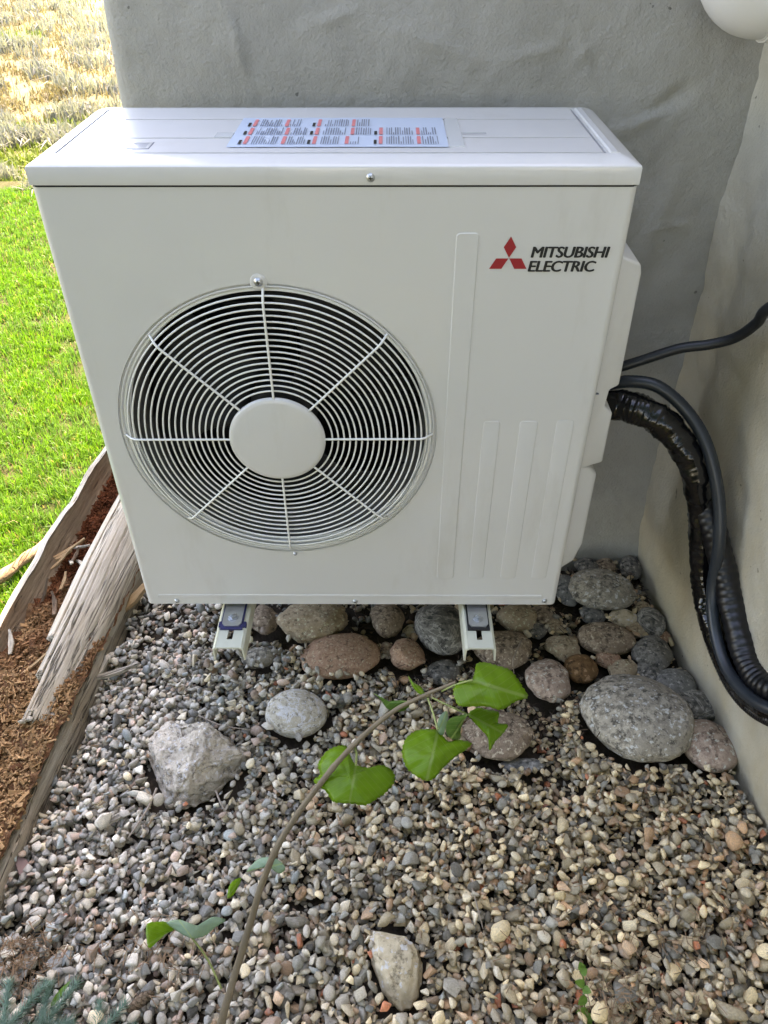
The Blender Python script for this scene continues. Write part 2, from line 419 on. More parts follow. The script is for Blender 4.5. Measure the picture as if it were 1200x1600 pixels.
# dark inside: drum, coil with fins, motor bracket, fan
lathe_y('inner_drum', [(.2475, .118), (.262, .13), (.265, .30)], DARK, U, FC, 64)
bm = bmesh.new(); bbox(bm, -.40, .19, .285, .30, .06, .80); cb = bmobj('coil_block', bm, DARK, U)
for k in range(15):
    bm = bmesh.new(); z = .13+k*.04; bbox(bm, -.37, .15, .276, .283, z, z+.005); bmobj('coil_tube', bm, COIL, cb)
for k in range(3):
    bm = bmesh.new(); x = -.28+k*.17; bbox(bm, x-.006, x+.006, .262, .274, .12, .72); bmobj('coil_guard', bm, COIL, cb)
fan = lathe_y('fan_hub', [(.0, .055), (.045, .056), (.06, .062), (.062, .12), (0, .121)], BLADE, U, FC, 40)
for k in range(3):
    v = []; f = []; nr, na = 8, 12
    for i in range(nr+1):
        r = .058+(.238-.058)*i/nr
        for j in range(na+1):
            t = j/na; a = 2*math.pi*k/3+.6+(t-.5)*(1.45-.35*math.sin(i/nr*3.1))+.35*(i/nr)**1.5
            y = .135-.075*t+.012*math.sin(t*3.14)
            v.append((FC[0]+r*math.cos(a), y, FC[1]+r*math.sin(a)))
    for i in range(nr):
        for j in range(na): a = i*(na+1)+j; f.append((a, a+1, a+na+2, a+na+1))
    b = pyobj('fan_blade', v, f, BLADE, fan); b.data.materials[0] = BLADE
    sm = b.modifiers.new('thick', 'SOLIDIFY'); sm.thickness = .003
# wire grille
def ring_pts(r, y, n=128): return [Vector((FC[0]+r*math.cos(2*math.pi*k/n), y, FC[1]+r*math.sin(2*math.pi*k/n))) for k in range(n)]
def gy(r):
    t = max(0, (r-.240)/.02); return -.011+.013*t*t
gr = tube('fan_grille', ring_pts(.2595, .005), .0028, WIRE, U, 8, True)
rr = [.0925+i*.0101 for i in range(16)]+[.2530]
for r in rr: tube('grille_ring', ring_pts(r, gy(r)), .00155, WIRE, gr, 7, True)
for r, y in ((.2575, .013), (.2555, .022)): tube('grille_ring', ring_pts(r, y), .0023, WIRE, gr, 7, True)
for k in range(8):
    a = k*math.pi/4+.004; c, s = math.cos(a), math.sin(a)
    P = [Vector((FC[0]+r*c, gy(r)-.0034, FC[1]+r*s)) for r in np.linspace(.078, .258, 26)]
    P += [Vector((FC[0]+.2635*c, .0015, FC[1]+.2635*s)), Vector((FC[0]+.2645*c, .006, FC[1]+.2645*s))]
    tube('grille_spoke', P, .0020, WIRE, gr, 7)
lathe_y('hub_disc', [(0, -.0185), (.072, -.0185), (.0788, -.0176), (.0815, -.0155), (.082, -.012), (.078, -.010)], PAINT, gr, (FC[0]-.001, FC[1]-.001), 96, auto=50)
# screw tab and screws
lathe_y('screw_tab', [(0, -.0012), (.0105, -.0012), (.0125, -.0002), (.0138, .0008)], PAINT, U, (-.1185, .6885), 32)
def screw(x, z, r=.0048, y=-.001):
    s = lathe_y('screw', [(0, y-.0026), (r*.6, y-.0024), (r*.95, y-.0012), (r, y), (r*1.35, y+.0002), (r*1.4, y+.0012)], STEEL, U, (x, z), 20)
    bm = bmesh.new(); bbox(bm, x-r*.55, x+r*.55, y-.0030, y-.0022, z-r*.13, z+r*.13); bbox(bm, x-r*.13, x+r*.13, y-.0031, y-.0021, z-r*.55, z+r*.55)
    bmobj('screw_slot', bm, INK, s)
screw(-.1185, .6885, .0052, -.0015); screw(.008, .0085, .004); screw(-.358, .0085, .004); screw(.396, .011, .004); screw(-.105, .140, .003); screw(.051, .837, .005, -.0019)
# lid: height field with pressed grooves and rolled edges
gx = [-.3845, .3735]; gyv = [.029, .109, .222]
def brk(lo, hi, cs, extra):
    s = {lo, hi}
    for c in cs: s |= {c-.0021, c-.0016, c+.0016, c+.0021}
    return sorted(s | set(extra))
LX = brk(-.4195, .4195, gx, [-.4185, -.415, -.41, -.402, -.395, .402, .395, .41, .415, .4185, .3795, .382, .388, .3905, -.363, -.3615, .3715, .370]+list(np.linspace(-.34, .34, 18)))
LY = brk(-.0018, .33, gyv, [-.0012, -.0002, .004, .012, .018, .0245, .026, .292, .294, .305, .315, .322, .327, .329]+list(np.linspace(.05, .28, 9)))
def groove(d): return -.009 if abs(d) < .0017 else 0.0
def lid_h(x, y):
    e = 0
    dx = max(0, abs(x)-.394)/.0255; dy = max(0, .022-y)/.0238; db = max(0, y-.305)/.025
    e = .0095*max(dx**1.15, dy**1.15, db**1.4)
    ex = .4195-abs(x); ey = min(y+.0018, .33-y); m = min(ex, ey)
    if m < .0022: e += .0022-math.sqrt(max(0, .0022**2-(.0022-m)**2))
    h = .861-e
    if -.362 < x < .3712:
        for c in gyv: h += groove(y-c)
    if .027 < y < .293:
        for c in gx: h += groove(x-c)
        if .380 < x < .391: h += .0018
    return h
nx, ny = len(LX), len(LY)
v = [(x, y, lid_h(x, y)) for y in LY for x in LX]
f = [(j*nx+i, j*nx+i+1, (j+1)*nx+i+1, (j+1)*nx+i) for j in range(ny-1) for i in range(nx-1)]
loop = [i for i in range(nx)]+[j*nx+nx-1 for j in range(1, ny)]+[(ny-1)*nx+i for i in range(nx-2, -1, -1)]+[j*nx for j in range(ny-2, 0, -1)]
nb = len(v)
v += [(v[i][0], v[i][1], .8275) for i in loop]+[(v[i][0]*.99, .003+(v[i][1]-.003)*.985, .8272) for i in loop]
L = len(loop)
for k in range(L):
    f.append((loop[(k+1) % L], loop[k], nb+k, nb+(k+1) % L)); f.append((nb+(k+1) % L, nb+k, nb+L+k, nb+L+(k+1) % L))
lid = pyobj('lid', v, f, PAINT, U); lid.data.set_sharp_from_angle(angle=R_(24))
box('seam_gasket', (-.414, .414, .0018, .315, .818, .8285), INK, U, 0)
# embossed plate on the lid
plt = box('embossed_plate', (-.293, -.262, .050, .084, .8612, .8618), PAINT, lid, .0004)
bm = bmesh.new()
for a in ((-.294, -.261, .0488, .0500), (-.2622, -.2608, .0495, .0845)): bbox(bm, a[0], a[1], a[2], a[3], .8608, .8614)
for i in range(6): bbox(bm, -.291+.0004*i, -.266, .0545+i*.0045, .0553+i*.0045, .8617, .8620)
bmobj('plate_relief', bm, LGREY, plt)
# warning sheet taped to the lid: its print is flat
sx0, sx1, sy0, sy1 = -.153, .160, .055, .228
v = []; f = []; n = 24; m = 8
for j in range(m+1):
    for i in range(n+1):
        x = sx0+(sx1-sx0)*i/n; y = sy0+(sy1-sy0)*j/m
        e = .0006*fbm(x*18, y*18, 5)
        v.append((x, y, .8622+max(-.0002, e)))
for j in range(m):
    for i in range(n): a = j*(n+1)+i; f.append((a, a+1, a+n+2, a+n+1))
wl_ = pyobj('warning_sheet', v, f, SHEET, U)
def fx(t): return sx0+(sx1-sx0)*t
def flat(bm, xa, xb, ya, yb, z):
    q = [bm.verts.new(p) for p in ((xa, ya, z), (xb, ya, z), (xb, yb, z), (xa, yb, z))]; bm.faces.new(q)
grey = bmesh.new()
def piece(nm, mt, *q_):
    b_ = bmesh.new(); flat(b_, *q_); bmobj(nm, b_, mt, wl_)
bands = [(.012, .056, [(.048, 'b'), (.068, 'r'), (.105, .225), (.24, 'r'), (.268, .345), (.362, 'b'), (.382, 'r'), (.42, .50), (.53, 'r'), (.555, .60), (.665, 'b'), (.685, 'r'), (.72, .84), (.86, 'r'), (.885, .955)]),
         (.064, .106, [(.048, 'b'), (.068, 'r'), (.105, .225), (.24, 'r'), (.268, .345), (.362, 'b'), (.382, 'r'), (.42, .53), (.55, 'r'), (.575, .645), (.665, 'b'), (.685, 'r'), (.72, .84), (.86, 'r'), (.885, .95)]),
         (.114, .158, [(.048, 'b'), (.068, 'r'), (.105, .215), (.225, 'r'), (.25, .30), (.362, 'b'), (.382, 'r'), (.42, .53), (.55, 'r'), (.575, .63)])]
ZP = .8633
for ya, yb, items in bands:
    ya += sy0; yb += sy0
    for it in items:
        if it[1] == 'r': piece('red_heading', LRED, fx(it[0]), fx(it[0]+.017), ya+.001, yb-.001, ZP)
        elif it[1] == 'b': piece('language_tag', INK, fx(it[0])-.001, fx(it[0]+.010), ya, ya+(yb-ya)*.5, ZP)
        else:
            t = it[0]
            while t < it[1]:
                flat(grey, fx(t), fx(t)+random.uniform(.0010, .0017), ya, ya+(yb-ya)*random.choice((1, 1, .95, .9, .55, .3, 1)), ZP); t += random.uniform(.0095, .0125)
tag(bmobj('text_lines', grey, LGREY, wl_), kind='stuff')
TAPEC = m_plain('clear_tape', (.66, .68, .68), .12, var=.03, Coat_Weight=.8, Coat_Roughness=.05)
for a in ((.162, .183, .06, .225), (-.18, -.154, .112, .138)):
    bm = bmesh.new(); bbox(bm, a[0], a[1], a[2], a[3], .8610, .8619); bmobj('clear_tape', bm, TAPEC, wl_)
bm = bmesh.new(); flat(bm, .175, .220, .128, .139, .8616); bmobj('clear_tape', bm, m_plain('tape_grey', (.5, .51, .5), .25), wl_)
# emblem and lettering
EC = (.2512, .7245); S_ = .0187; q3 = math.sqrt(3)
em = empty('emblem', (0, 0, 0)); em.parent = U
for pts in ([(0, 0), (.5, q3/2), (0, q3), (-.5, q3/2)], [(0, 0), (-1, 0), (-1.5, -q3/2), (-.5, -q3/2)], [(0, 0), (1, 0), (1.5, -q3/2), (.5, -q3/2)]):
    cx = sum(p[0] for p in pts)/4; cz = sum(p[1] for p in pts)/4
    v = [(EC[0]+(cx+(p[0]-cx)*.965)*S_, -.0006, EC[1]+(cz+(p[1]-cz)*.965)*S_) for p in pts]
    pyobj('diamond', v, [(0, 1, 2, 3)], RED, em, smooth=False)
def lettering(txt, xa, xb, za, zb, shear=.14):
    for k, (dx, dz) in enumerate(((-.0009, 0), (-.0004, .0003), (.0004, -.0003), (.0009, 0), (0, .0003), (0, -.0003))): lettering1(txt, xa+dx, xb+dx, za+dz, zb+dz, shear, -.0006-k*.00010)
def lettering1(txt, xa, xb, za, zb, shear, yy_):
    cu = bpy.data.curves.new('txt', 'FONT'); cu.body = txt; cu.offset = .0; cu.space_character = .96; cu.resolution_u = 4
    ob = bpy.data.objects.new('txt', cu); COL.objects.link(ob)
    dg = bpy.context.evaluated_depsgraph_get(); me = bpy.data.meshes.new_from_object(ob.evaluated_get(dg))
    bpy.data.objects.remove(ob); bpy.data.curves.remove(cu)
    P = np.array([v.co[:] for v in me.vertices]); lo, hi = P.min(0), P.max(0)
    for v in me.vertices:
        tx = (v.co.x-lo[0])/(hi[0]-lo[0]); ty = (v.co.y-lo[1])/(hi[1]-lo[1]); sh = shear*(zb-za)
        v.co = Vector((xa+tx*(xb-xa-sh)+ty*sh, yy_, za+ty*(zb-za)))
    me.materials.clear()
    return link('lettering', me, INK, em, False)
lettering('MITSUBISHI', .2835, .3955, .7255, .7415); lettering('ELECTRIC', .2815, .3795, .7045, .7205)
# service cover and pipe cover on the right side
def prism_cover(name, outline, ya, yb, bev, mat, parent):
    """outline in (z, x protrusion); extruded along y with a rounded rim"""
    bm = bmesh.new()
    a = [bm.verts.new((HX-.004+p, ya+.012*(p > .02), z)) for z, p in outline]; b = [bm.verts.new((HX-.004+p, yb, z)) for z, p in outline]
    n = len(a)
    bm.faces.new(a); bm.faces.new(b[::-1])
    for i in range(n): bm.faces.new((a[i], b[i], b[(i+1) % n], a[(i+1) % n]))
    bmesh.ops.recalc_face_normals(bm, faces=bm.faces[:])
    bmesh.ops.bevel(bm, geom=bm.edges[:], offset=bev, segments=3, affect='EDGES', profile=.5)
    return bmobj(name, bm, mat, parent, auto=60)
prism_cover('service_cover', [(.715, .0), (.690, .052), (.675, .056), (.545, .058), (.475, .059), (.466, .044), (.432, .042), (.420, .058), (.312, .059), (.300, .0)], .052, .27, .005, PAINT, U)
prism_cover('pipe_cover', [(.318, .0), (.302, .038), (.282, .055), (.105, .056), (.060, .045), (.030, .0)], .055, .25, .007, PAINT, U)
bm = bmesh.new(); bbox(bm, HX-.002, HX+.018, .0505, .054, .4655, .4675); bmobj('cover_joint', bm, LGREY, U)
# base pan under the cabinet
box('base_pan', (-.414, .414, .004, .32, -.006, .012), PAINT, U, .003)

# ------------------------------------------------------------------ bracket arms
def arm(xc, label, blue):
    A = empty('bracket_arm', (xc, -.1, .285-.02)); tag(A, label, 'bracket', 'wall bracket arms under the unit')
    w = .0265; t = .0035; y0, y1 = 0.0, .50
    bm = bmesh.new()
    bbox(bm, -w, -.0055, y0, y1, -t, 0); bbox(bm, .0055, w, y0, y1, -t, 0)
    bbox(bm, -.0056, .0056, y0, .022, -t+.0001, -.0001); bbox(bm, -.0056, .0056, .062, y1, -t+.0001, -.0001)
    bmobj('channel_top', bm, CREAM, A)
    for s in (-1, 1):
        pts = [(s*(w-.0012), .0008), (s*(w+.004), -.004), (s*(w+.0055), -.036), (s*(w+.002), -.0365), (s*(w+.0005), -.006), (s*(w-.004), -.0030)]
        bm = bmesh.new(); a = [bm.verts.new((x, y0-.001, z)) for x, z in pts]; b = [bm.verts.new((x, y1, z)) for x, z in pts]
        bm.faces.new(a); bm.faces.new(b[::-1])
        for i in range(6): bm.faces.new((a[i], b[i], b[(i+1) % 6], a[(i+1) % 6]))
        bmobj('channel_flange', bm, CREAM, A)
    pad = box('rubber_pad', (-.0225, .0225, .045, .13, .0004, .0052), BLUE if blue else DARK, A, .001)
    if blue: box('rubber_lip', (-.0275, .0290, .052, .066, -.010, .0050), BLUE, A, .002)
    bm = bmesh.new(); q = [(-.0195, .13), (-.0195, .058), (-.014, .050), (.014, .050), (.0195, .058), (.0195, .13)]
    a = [bm.verts.new((x, y, .0056)) for x, y in q]; b = [bm.verts.new((x, y, .0086)) for x, y in q]
    bm.faces.new(a); bm.faces.new(b[::-1])
    for i in range(6): bm.faces.new((a[i], b[i], b[(i+1) % 6], a[(i+1) % 6]))
    bmobj('foot_plate', bm, STEEL, A)
    def disc(nm, r, z0, z1, seg, rot=0):
        bm = bmesh.new(); r_ = bmesh.ops.create_cone(bm, segments=seg, radius1=r, radius2=r*.96, depth=z1-z0, cap_ends=True)
        bmesh.ops.translate(bm, verts=bm.verts[:], vec=(0, .074, (z0+z1)/2)); bmobj(nm, bm, STEEL, A, auto=30)
    disc('washer', .0115, .0086, .0108, 28); disc('bolt_head', .0090, .0108, .0165, 6); disc('bolt_end', .0046, .0165, .0195, 16)
arm(-.241, 'cream slotted steel bracket arm with blue rubber pad under the left end of the unit', True)
arm(.259, 'cream slotted steel bracket arm with bright square washer under the right part of the unit', False)

# ------------------------------------------------------------------ pipes
def Z(p): return Vector((p[0], p[1], p[2]+.285))
def dense(P, n=14): return catmull([Z(p) for p in P], n)
def D(x, y, Y): p = at(x, y, 1, Y); return (p.x, p.y, p.z-.285)
cond = dense([D(915, 612, .21), D(948, 602, .19), D(985, 596, .170), D(1030, 605, .148), D(1075, 645, .118), (.668, .078, .337), (.698, .034, .250), (.710, .000, .165), (.716, -.024, .066), (.720, -.072, .010), (.726, -.138, -.020), (.736, -.205, -.016), (.755, -.266, .012), (.80, -.32, .06), (.86, -.36, .12)])
tag(tube('conduit', cond, lambda i, a: .0116+.0004*(i % 2), RUBBER, None, 14), 'thick dark grey flexible conduit looping down the side wall from the unit', 'conduit')
wrap = dense([D(905, 650, .20), D(945, 634, .175), D(988, 637, .145), D(1030, 656, .122), D(1064, 692, .100), (.655, .075, .284), (.684, .064, .200), (.702, .046, .116), (.722, .018, .030), (.735, -.03, -.02), (.745, -.10, -.045), (.755, -.17, -.048), (.77, -.24, -.02), (.80, -.31, .04), (.87, -.36, .10)], 22)
wr = [random.uniform(-.0012, .0022) for _ in range(900)]
def wrapr(i, a):
    t = ((i*1.0+a*2.2) % 13)/13; base = .0215+.0065*max(0, min(1, (130-i)/60))
    return base+.0022*t+wr[i]*.5+.0016*fbm(i*.09, math.cos(a)*1.2, math.sin(a)*1.2)*1.5+.0011*math.sin(a*4+i*.23)
tag(tube('wrapped_pipe', wrap, wrapr, TAPE, None, 18), 'black tape-wrapped pipe bundle curving from the unit down to the floor corner', 'pipe')
w2 = dense([(.690, .070, .215), (.712, .030, .165), (.735, -.012, .100), (.748, -.062, .050), (.757, -.130, .008), (.764, -.185, -.002), (.778, -.238, .02), (.81, -.29, .07), (.87, -.33, .12)], 26)
tag(tube('ribbed_sleeve', w2, lambda i, a: .0235+.0016*abs(math.sin(i*.55))+.0008*math.sin(a*3+i*.2), HOSE, None, 16), 'ribbed black insulation sleeve against the side wall behind the conduit', 'pipe')
dr = dense([(.665, .10, .275), (.692, .092, .200), (.715, .07, .08), (.733, .020, -.030), (.744, -.092, -.070), (.752, -.19, -.062), (.77, -.27, -.02), (.80, -.33, .05), (.87, -.37, .11)], 60)
tag(tube('drain_hose', dr, lambda i, a: .0112+.0012*(1 if (i//2) % 2 else 0), HOSE, None, 12), 'thin corrugated black drain hose, outermost under the pipe loop by the wall', 'hose')
cb_ = dense([D(915, 590, .215), D(955, 578, .205), D(1000, 564, .195), D(1060, 545, .185), D(1110, 538, .172), D(1150, 527, .155), D(1182, 505, .130), D(1206, 478, .105), (.775, .05, .68)], 16)
tag(tube('power_cable', cb_, lambda i, a: .0094+.0003*(i % 2), CABLE, None, 12), 'dark slate flexible cable running from the unit up across the side wall', 'cable')

# white elbow of a vent pipe
E_ = empty('vent_elbow', (.60, .33, 1.36)); tag(E_, 'white plastic pipe elbow high in the wall corner at the top edge', 'pipe')
bc = Vector((.66, .33, 1.07+.285)); eo = Vector((.60, .33, 1.36))
P = [Vector((bc.x-.061, .33, bc.z+h)) for h in (.42, .2, .05)]+[Vector((bc.x-.061*math.cos(a), .33, bc.z-.061*math.sin(a))) for a in np.linspace(0, math.pi/2, 14)]
P += [Vector((bc.x+.012, .33, bc.z-.061))]
tube('elbow', [p-eo for p in P], .0555, PVC, E_, 40)
def xring(name, xa, xb, r):
    bm = bmesh.new(); bmesh.ops.create_cone(bm, segments=40, radius1=r, radius2=r, depth=xb-xa, cap_ends=True)
    bmesh.ops.rotate(bm, verts=bm.verts[:], matrix=Matrix.Rotation(math.pi/2, 3, 'Y'))
    bmesh.ops.translate(bm, verts=bm.verts[:], vec=Vector(((xa+xb)/2, .33, bc.z-.061))-eo)
    bmesh.ops.bevel(bm, geom=[e for e in bm.edges if len(e.link_faces) == 2 and abs(e.calc_face_angle()) > .8], offset=.003, segments=2, affect='EDGES')
    bmobj(name, bm, PVC, E_, auto=40)
xring('collar', .665, .679, .0600); xring('pipe_stub', .676, .80, .0560)

# ------------------------------------------------------------------ cobbles
cob_list = []
def rock_mesh(name, seed, ang, rough=.10, sub=4):
    rs = random.Random(seed); bm = bmesh.new(); bmesh.ops.create_icosphere(bm, subdivisions=sub, radius=1)
    planes = []
    for _ in range(int(5+9*ang)):
        d = Vector((rs.gauss(0, 1), rs.gauss(0, 1), rs.gauss(0, .8))).normalized(); planes.append((d, rs.uniform(.62, .9)))
    off = Vector((rs.uniform(-50, 50), rs.uniform(-50, 50), rs.uniform(-50, 50)))
    for v in bm.verts:
        n = v.co.normalized(); r = 1.0
        if ang > 0:
            for d, k in planes:
                c = n.dot(d)
                if c > .2:
                    rr_ = k/c
                    if rr_ < r: r = r*(1-ang)+rr_*ang if rr_ < r else r
        r *= 1+rough*1.2*noise.fractal(n*1.1+off, 1, 2, 2)+rough*.6*noise.fractal(n*3.6+off, 1, 2, 4)
        v.co = n*r
    P = np.array([v.co[:] for v in bm.verts]); lo, hi = P.min(0), P.max(0)
    for v in bm.verts:
        for k in range(3): v.co[k] = (v.co[k]-lo[k])/(hi[k]-lo[k])*2-1
    me = bpy.data.meshes.new(name); bm.to_mesh(me); bm.free(); return me
def cobble(px, py, wpx, hpx, mat, label, seed, ang=.25, rot=0, flat_=.42, rough=.09, sink=.13, name='cobble', grp=None):
    g = at(px, py, 2, .03); dist = (g-Vector(CAM)).length; ppm = FPX/((g-Vector(CAM)).dot(Vector(fwd)))
    w = wpx/ppm; h = hpx/ppm; d = (g-Vector(CAM)).normalized(); se = -d.z; ce = math.sqrt(1-se*se)
    c = flat_*min(w, h/se)/1.0; c = min(c, .98*h/max(ce, .1)*.8)/2
    dep = math.sqrt(max((h/2)**2-(c*ce)**2, (h/2*.55)**2))/se
    z = c*(1-2*sink)
    g = at(px, py, 2, max(.004, z))
    me = rock_mesh(name, seed, ang, rough, 4 if wpx < 90 else 5)
    o = link(name, me, mat, None, True); o.location = g; o.scale = (w/2, dep, c); o.rotation_euler = (0, 0, rot)
    for v in me.vertices: v.co = Vector((v.co.x*w/2, v.co.y*dep, v.co.z*c))
    o.scale = (1, 1, 1)
    tag(o, label, 'stone', grp or 'rounded stones on the gravel')
    cob_list.append((g.x, g.y, g.z, w/2, dep, c, rot)); return o
G1 = m_granite('granite_grey', (.12, .114, .104), (.46, .435, .39), (.31, .292, .258), 78)
G2 = m_granite('granite_pink', (.22, .155, .13), (.50, .40, .34), (.40, .31, .265), 85)
G3 = m_granite('granite_dark', (.07, .07, .068), (.25, .245, .235), (.15, .148, .14), 80)
G4 = m_granite('granite_brown', (.13, .095, .07), (.38, .305, .24), (.26, .20, .155), 85)
G5 = m_granite('stone_tan', (.30, .23, .16), (.45, .37, .28), (.36, .29, .21), 120)
G6 = m_granite('stone_veined', (.09, .09, .088), (.22, .22, .215), (.15, .15, .145), 60, .4, 9)
G7 = m_granite('stone_pale', (.36, .34, .295), (.54, .515, .455), (.44, .42, .365), 120, .5, 7)
G8 = m_granite('stone_amber', (.13, .07, .03), (.24, .14, .07), (.18, .10, .045), 60, .25)
G9 = m_granite('stone_red', (.30, .17, .12), (.46, .31, .23), (.40, .25, .18), 150)
G10 = m_granite('stone_blue', (.11, .116, .118), (.24, .245, .248), (.16, .168, .172), 70, .4)
G11 = m_granite('stone_white_grey', (.36, .325, .29), (.60, .555, .50), (.48, .44, .395), 95, .9)
G12 = m_granite('stone_limestone', (.44, .375, .275), (.62, .555, .44), (.54, .475, .37), 60, .5)
cobble(993, 1120, 172, 128, G1, 'largest speckled grey granite boulder lying beside the side wall', 11, .12, -.35, .5, .05)
cobble(1107, 1165, 84, 78, G2, 'round pinkish grey stone touching the wall, right of the largest boulder', 12, .1, .2, .55, .05)
cobble(940, 922, 108, 64, G1, 'grey speckled boulder right of the lower corner of the unit', 13, .2, -.15, .5, .07)
cobble(948, 999, 92, 52, G4, 'brownish oval stone above the amber stone in the corner', 14, .1, -.1, .5, .06)
cobble(1020, 1022, 68, 56, G3, 'dark grey blocky stone near the wall, above the bluish stone', 15, .55, .2, .5)
cobble(1017, 1052, 44, 40, G3, 'small dark grey stone just above the largest boulder', 16, .4, .5, .5)
cobble(1056, 1068, 62, 48, G10, 'rounded bluish dark stone between largest boulder and wall', 17, .1, 0, .55, .05)
cobble(1086, 1103, 78, 50, G6, 'dark streaked slab stone against the wall above the pinkish stone', 18, .5, -.45, .45)
cobble(908, 1045, 52, 46, G8, 'smooth amber brown stone left of the largest boulder', 19, .05, 0, .6, .04)
cobble(952, 1030, 44, 34, G9, 'reddish brown angular stone right of the amber stone', 20, .6, .1, .5)
cobble(973, 1047, 52, 34, G5, 'olive tan wedge stone resting against the largest boulder top', 21, .6, .35, .5)
cobble(855, 1062, 70, 72, G2, 'pinkish angular block of stone left of the largest boulder', 22, .6, .1, .6)
cobble(880, 1013, 58, 42, G5, 'crumbly tan stone above the pinkish angular block', 23, .6, .3, .5, .14)
cobble(849, 959, 32, 30, G4, 'small round brown stone just below the lower right corner of the unit', 24, .1)
cobble(868, 980, 30, 26, G5, 'small tan round stone left of the brownish oval stone', 25, .1)
cobble(974, 966, 44, 30, G12, 'small cream oval stone under the grey boulder in the corner', 26, .1)
cobble(1018, 972, 44, 46, G6, 'dark round stone with a white vein near the wall', 27, .1, 0, .6, .05)
cobble(995, 984, 34, 26, G5, 'small olive stone beside the white-veined stone', 28, .2)
cobble(886, 922, 40, 50, G10, 'smooth blue grey stone half hidden behind the lower corner of the unit', 29, .1, 0, .5, .04)
cobble(985, 886, 36, 38, G3, 'dark stone in the far corner where the two walls meet', 30, .4, 0, .6)
cobble(917, 884, 40, 26, G3, 'small dark stone against the back wall beside the pipe cover', 31, .4)
cobble(946, 884, 34, 26, G4, 'small brownish stone against the back wall left of the corner stone', 36, .3)
cobble(807, 966, 64, 46, G5, 'tan pitted stone below the unit, right of the right bracket arm', 32, .25, -.2, .5, .1)
cobble(785, 1015, 92, 64, G4, 'brown split boulder behind the right bracket arm end', 33, .35, -.1, .45)
cobble(690, 983, 80, 84, G6, 'dark grey veined boulder left of the right bracket arm', 34, .2, .3, .55, .08)
cobble(606, 968, 54, 56, G4, 'brown pitted stone under the middle of the unit', 35, .2, .1, .6)
cobble(488, 972, 112, 66, G5, 'tan and grey split boulder under the unit, right of the left arm', 37, .4, .1, .5, .1)
cobble(413, 968, 44, 48, G4, 'small speckled stone beside the left bracket arm', 38, .2, .3, .6)
cobble(532, 1024, 126, 72, G9, 'flat pinkish granite stone in front of the unit', 39, .15, .1, .4, .06)
cobble(635, 1023, 54, 52, G9, 'reddish pitted stone right of the flat pinkish granite', 40, .3, .5, .65, .1)
cobble(404, 1027, 54, 36, G1, 'small olive grey oval stone below the left bracket arm', 41, .15, .15, .5)
cobble(463, 1114, 98, 74, G7, 'smooth pale grey banded egg-shaped stone on the gravel', 42, .05, -.2, .55, .03)
def custom_rock(name, pts, mat, label, subs, amp, seed, fp):
    """pts: (pixel x, pixel y, height) of the rock's corners, each placed on its own level above the ground"""
    P = [at(x, y, 2, z) for x, y, z in pts]; c = sum(P, Vector())/len(P); c.z = 0
    bm = bmesh.new()
    for p in P: bm.verts.new(p-c)
    bmesh.ops.convex_hull(bm, input=bm.verts[:])
    bmesh.ops.delete(bm, geom=[v for v in bm.verts if not v.link_faces], context='VERTS')
    bmesh.ops.dissolve_limit(bm, angle_limit=R_(6), verts=bm.verts[:], edges=bm.edges[:])
    bmesh.ops.bevel(bm, geom=bm.edges[:], offset=.009, segments=3, affect='EDGES', clamp_overlap=True)
    bmesh.ops.triangulate(bm, faces=bm.faces[:])
    for _ in range(subs):
        bmesh.ops.subdivide_edges(bm, edges=[e for e in bm.edges if e.calc_length() > .006], cuts=1, use_grid_fill=True)
        bmesh.ops.triangulate(bm, faces=bm.faces[:])
    bm.normal_update()
    for v in bm.verts: v.co += v.normal*(amp*fbm(v.co.x*14+seed, v.co.y*14, v.co.z*14)+amp*.45*fbm(v.co.x*55+seed, v.co.y*55, v.co.z*55))
    o = bmobj(name, bm, mat, None, smooth=True); o.location = c; tag(o, label, 'stone', 'rounded stones on the gravel')
    cob_list.append((c.x, c.y, .02, fp[0], fp[1], .035, fp[2]))
custom_rock('angular_rock', [(224, 1172, .0), (250, 1225, .0), (262, 1262, -.01), (300, 1268, -.01), (318, 1235, .0), (372, 1212, .0), (398, 1186, .0), (330, 1140, -.01), (262, 1135, .0),
    (238, 1158, .045), (272, 1128, .075), (312, 1128, .085), (345, 1150, .072), (383, 1178, .035), (300, 1205, .075), (265, 1215, .045), (345, 1195, .05), (276, 1245, .03), (298, 1250, .02)],
    G11, 'large pale angular rock on the gravel at left', 4, .013, 3, (.108, .096, -.2))
custom_rock('wedge_stone', [(574, 1460, .0), (645, 1470, .0), (662, 1500, .0), (660, 1560, .0), (634, 1592, -.005), (606, 1575, .0), (576, 1500, .0),
    (577, 1452, .048), (640, 1464, .050), (652, 1488, .046), (648, 1520, .042), (618, 1530, .046), (586, 1500, .044), (636, 1572, .018)],
    G12, 'pale wedge-shaped limestone piece near the bottom edge', 4, .0022, 9, (.045, .075, .15))
cobble(775, 1150, 120, 80, G4, 'half-buried brownish grey rock behind the poplar leaves', 50, .5, -.2, .4)
cobble(818, 1196, 74, 24, G10, 'flat blue slate chip lying below the half-buried rock', 51, .6, 0, .3)
cobble(604, 1016, 24, 28, G2, 'small pale pink stone between the flat granite and the reddish stone', 52, .3)
cobble(641, 986, 26, 22, G12, 'small pale blocky stone above the reddish pitted stone', 53, .7)
cobble(690, 1050, 60, 40, G3, 'dark low stone on bare soil right of the reddish stone', 54, .4, 0, .3)
cobble(760, 1092, 70, 50, G2, 'pinkish flat stone partly covered by the topmost poplar leaf', 56, .3, 0, .35)
cobble(1005, 950, 26, 22, G5, 'tiny tan stone wedged beside the wall-side stones', 57, .4)
cobble(1035, 995, 26, 22, G9, 'tiny dusky red stone against the wall above the blocky dark stone', 58, .3)
cobble(926, 960, 40, 30, G10, 'grey blue stone peeking under the grey speckled boulder', 59, .4)
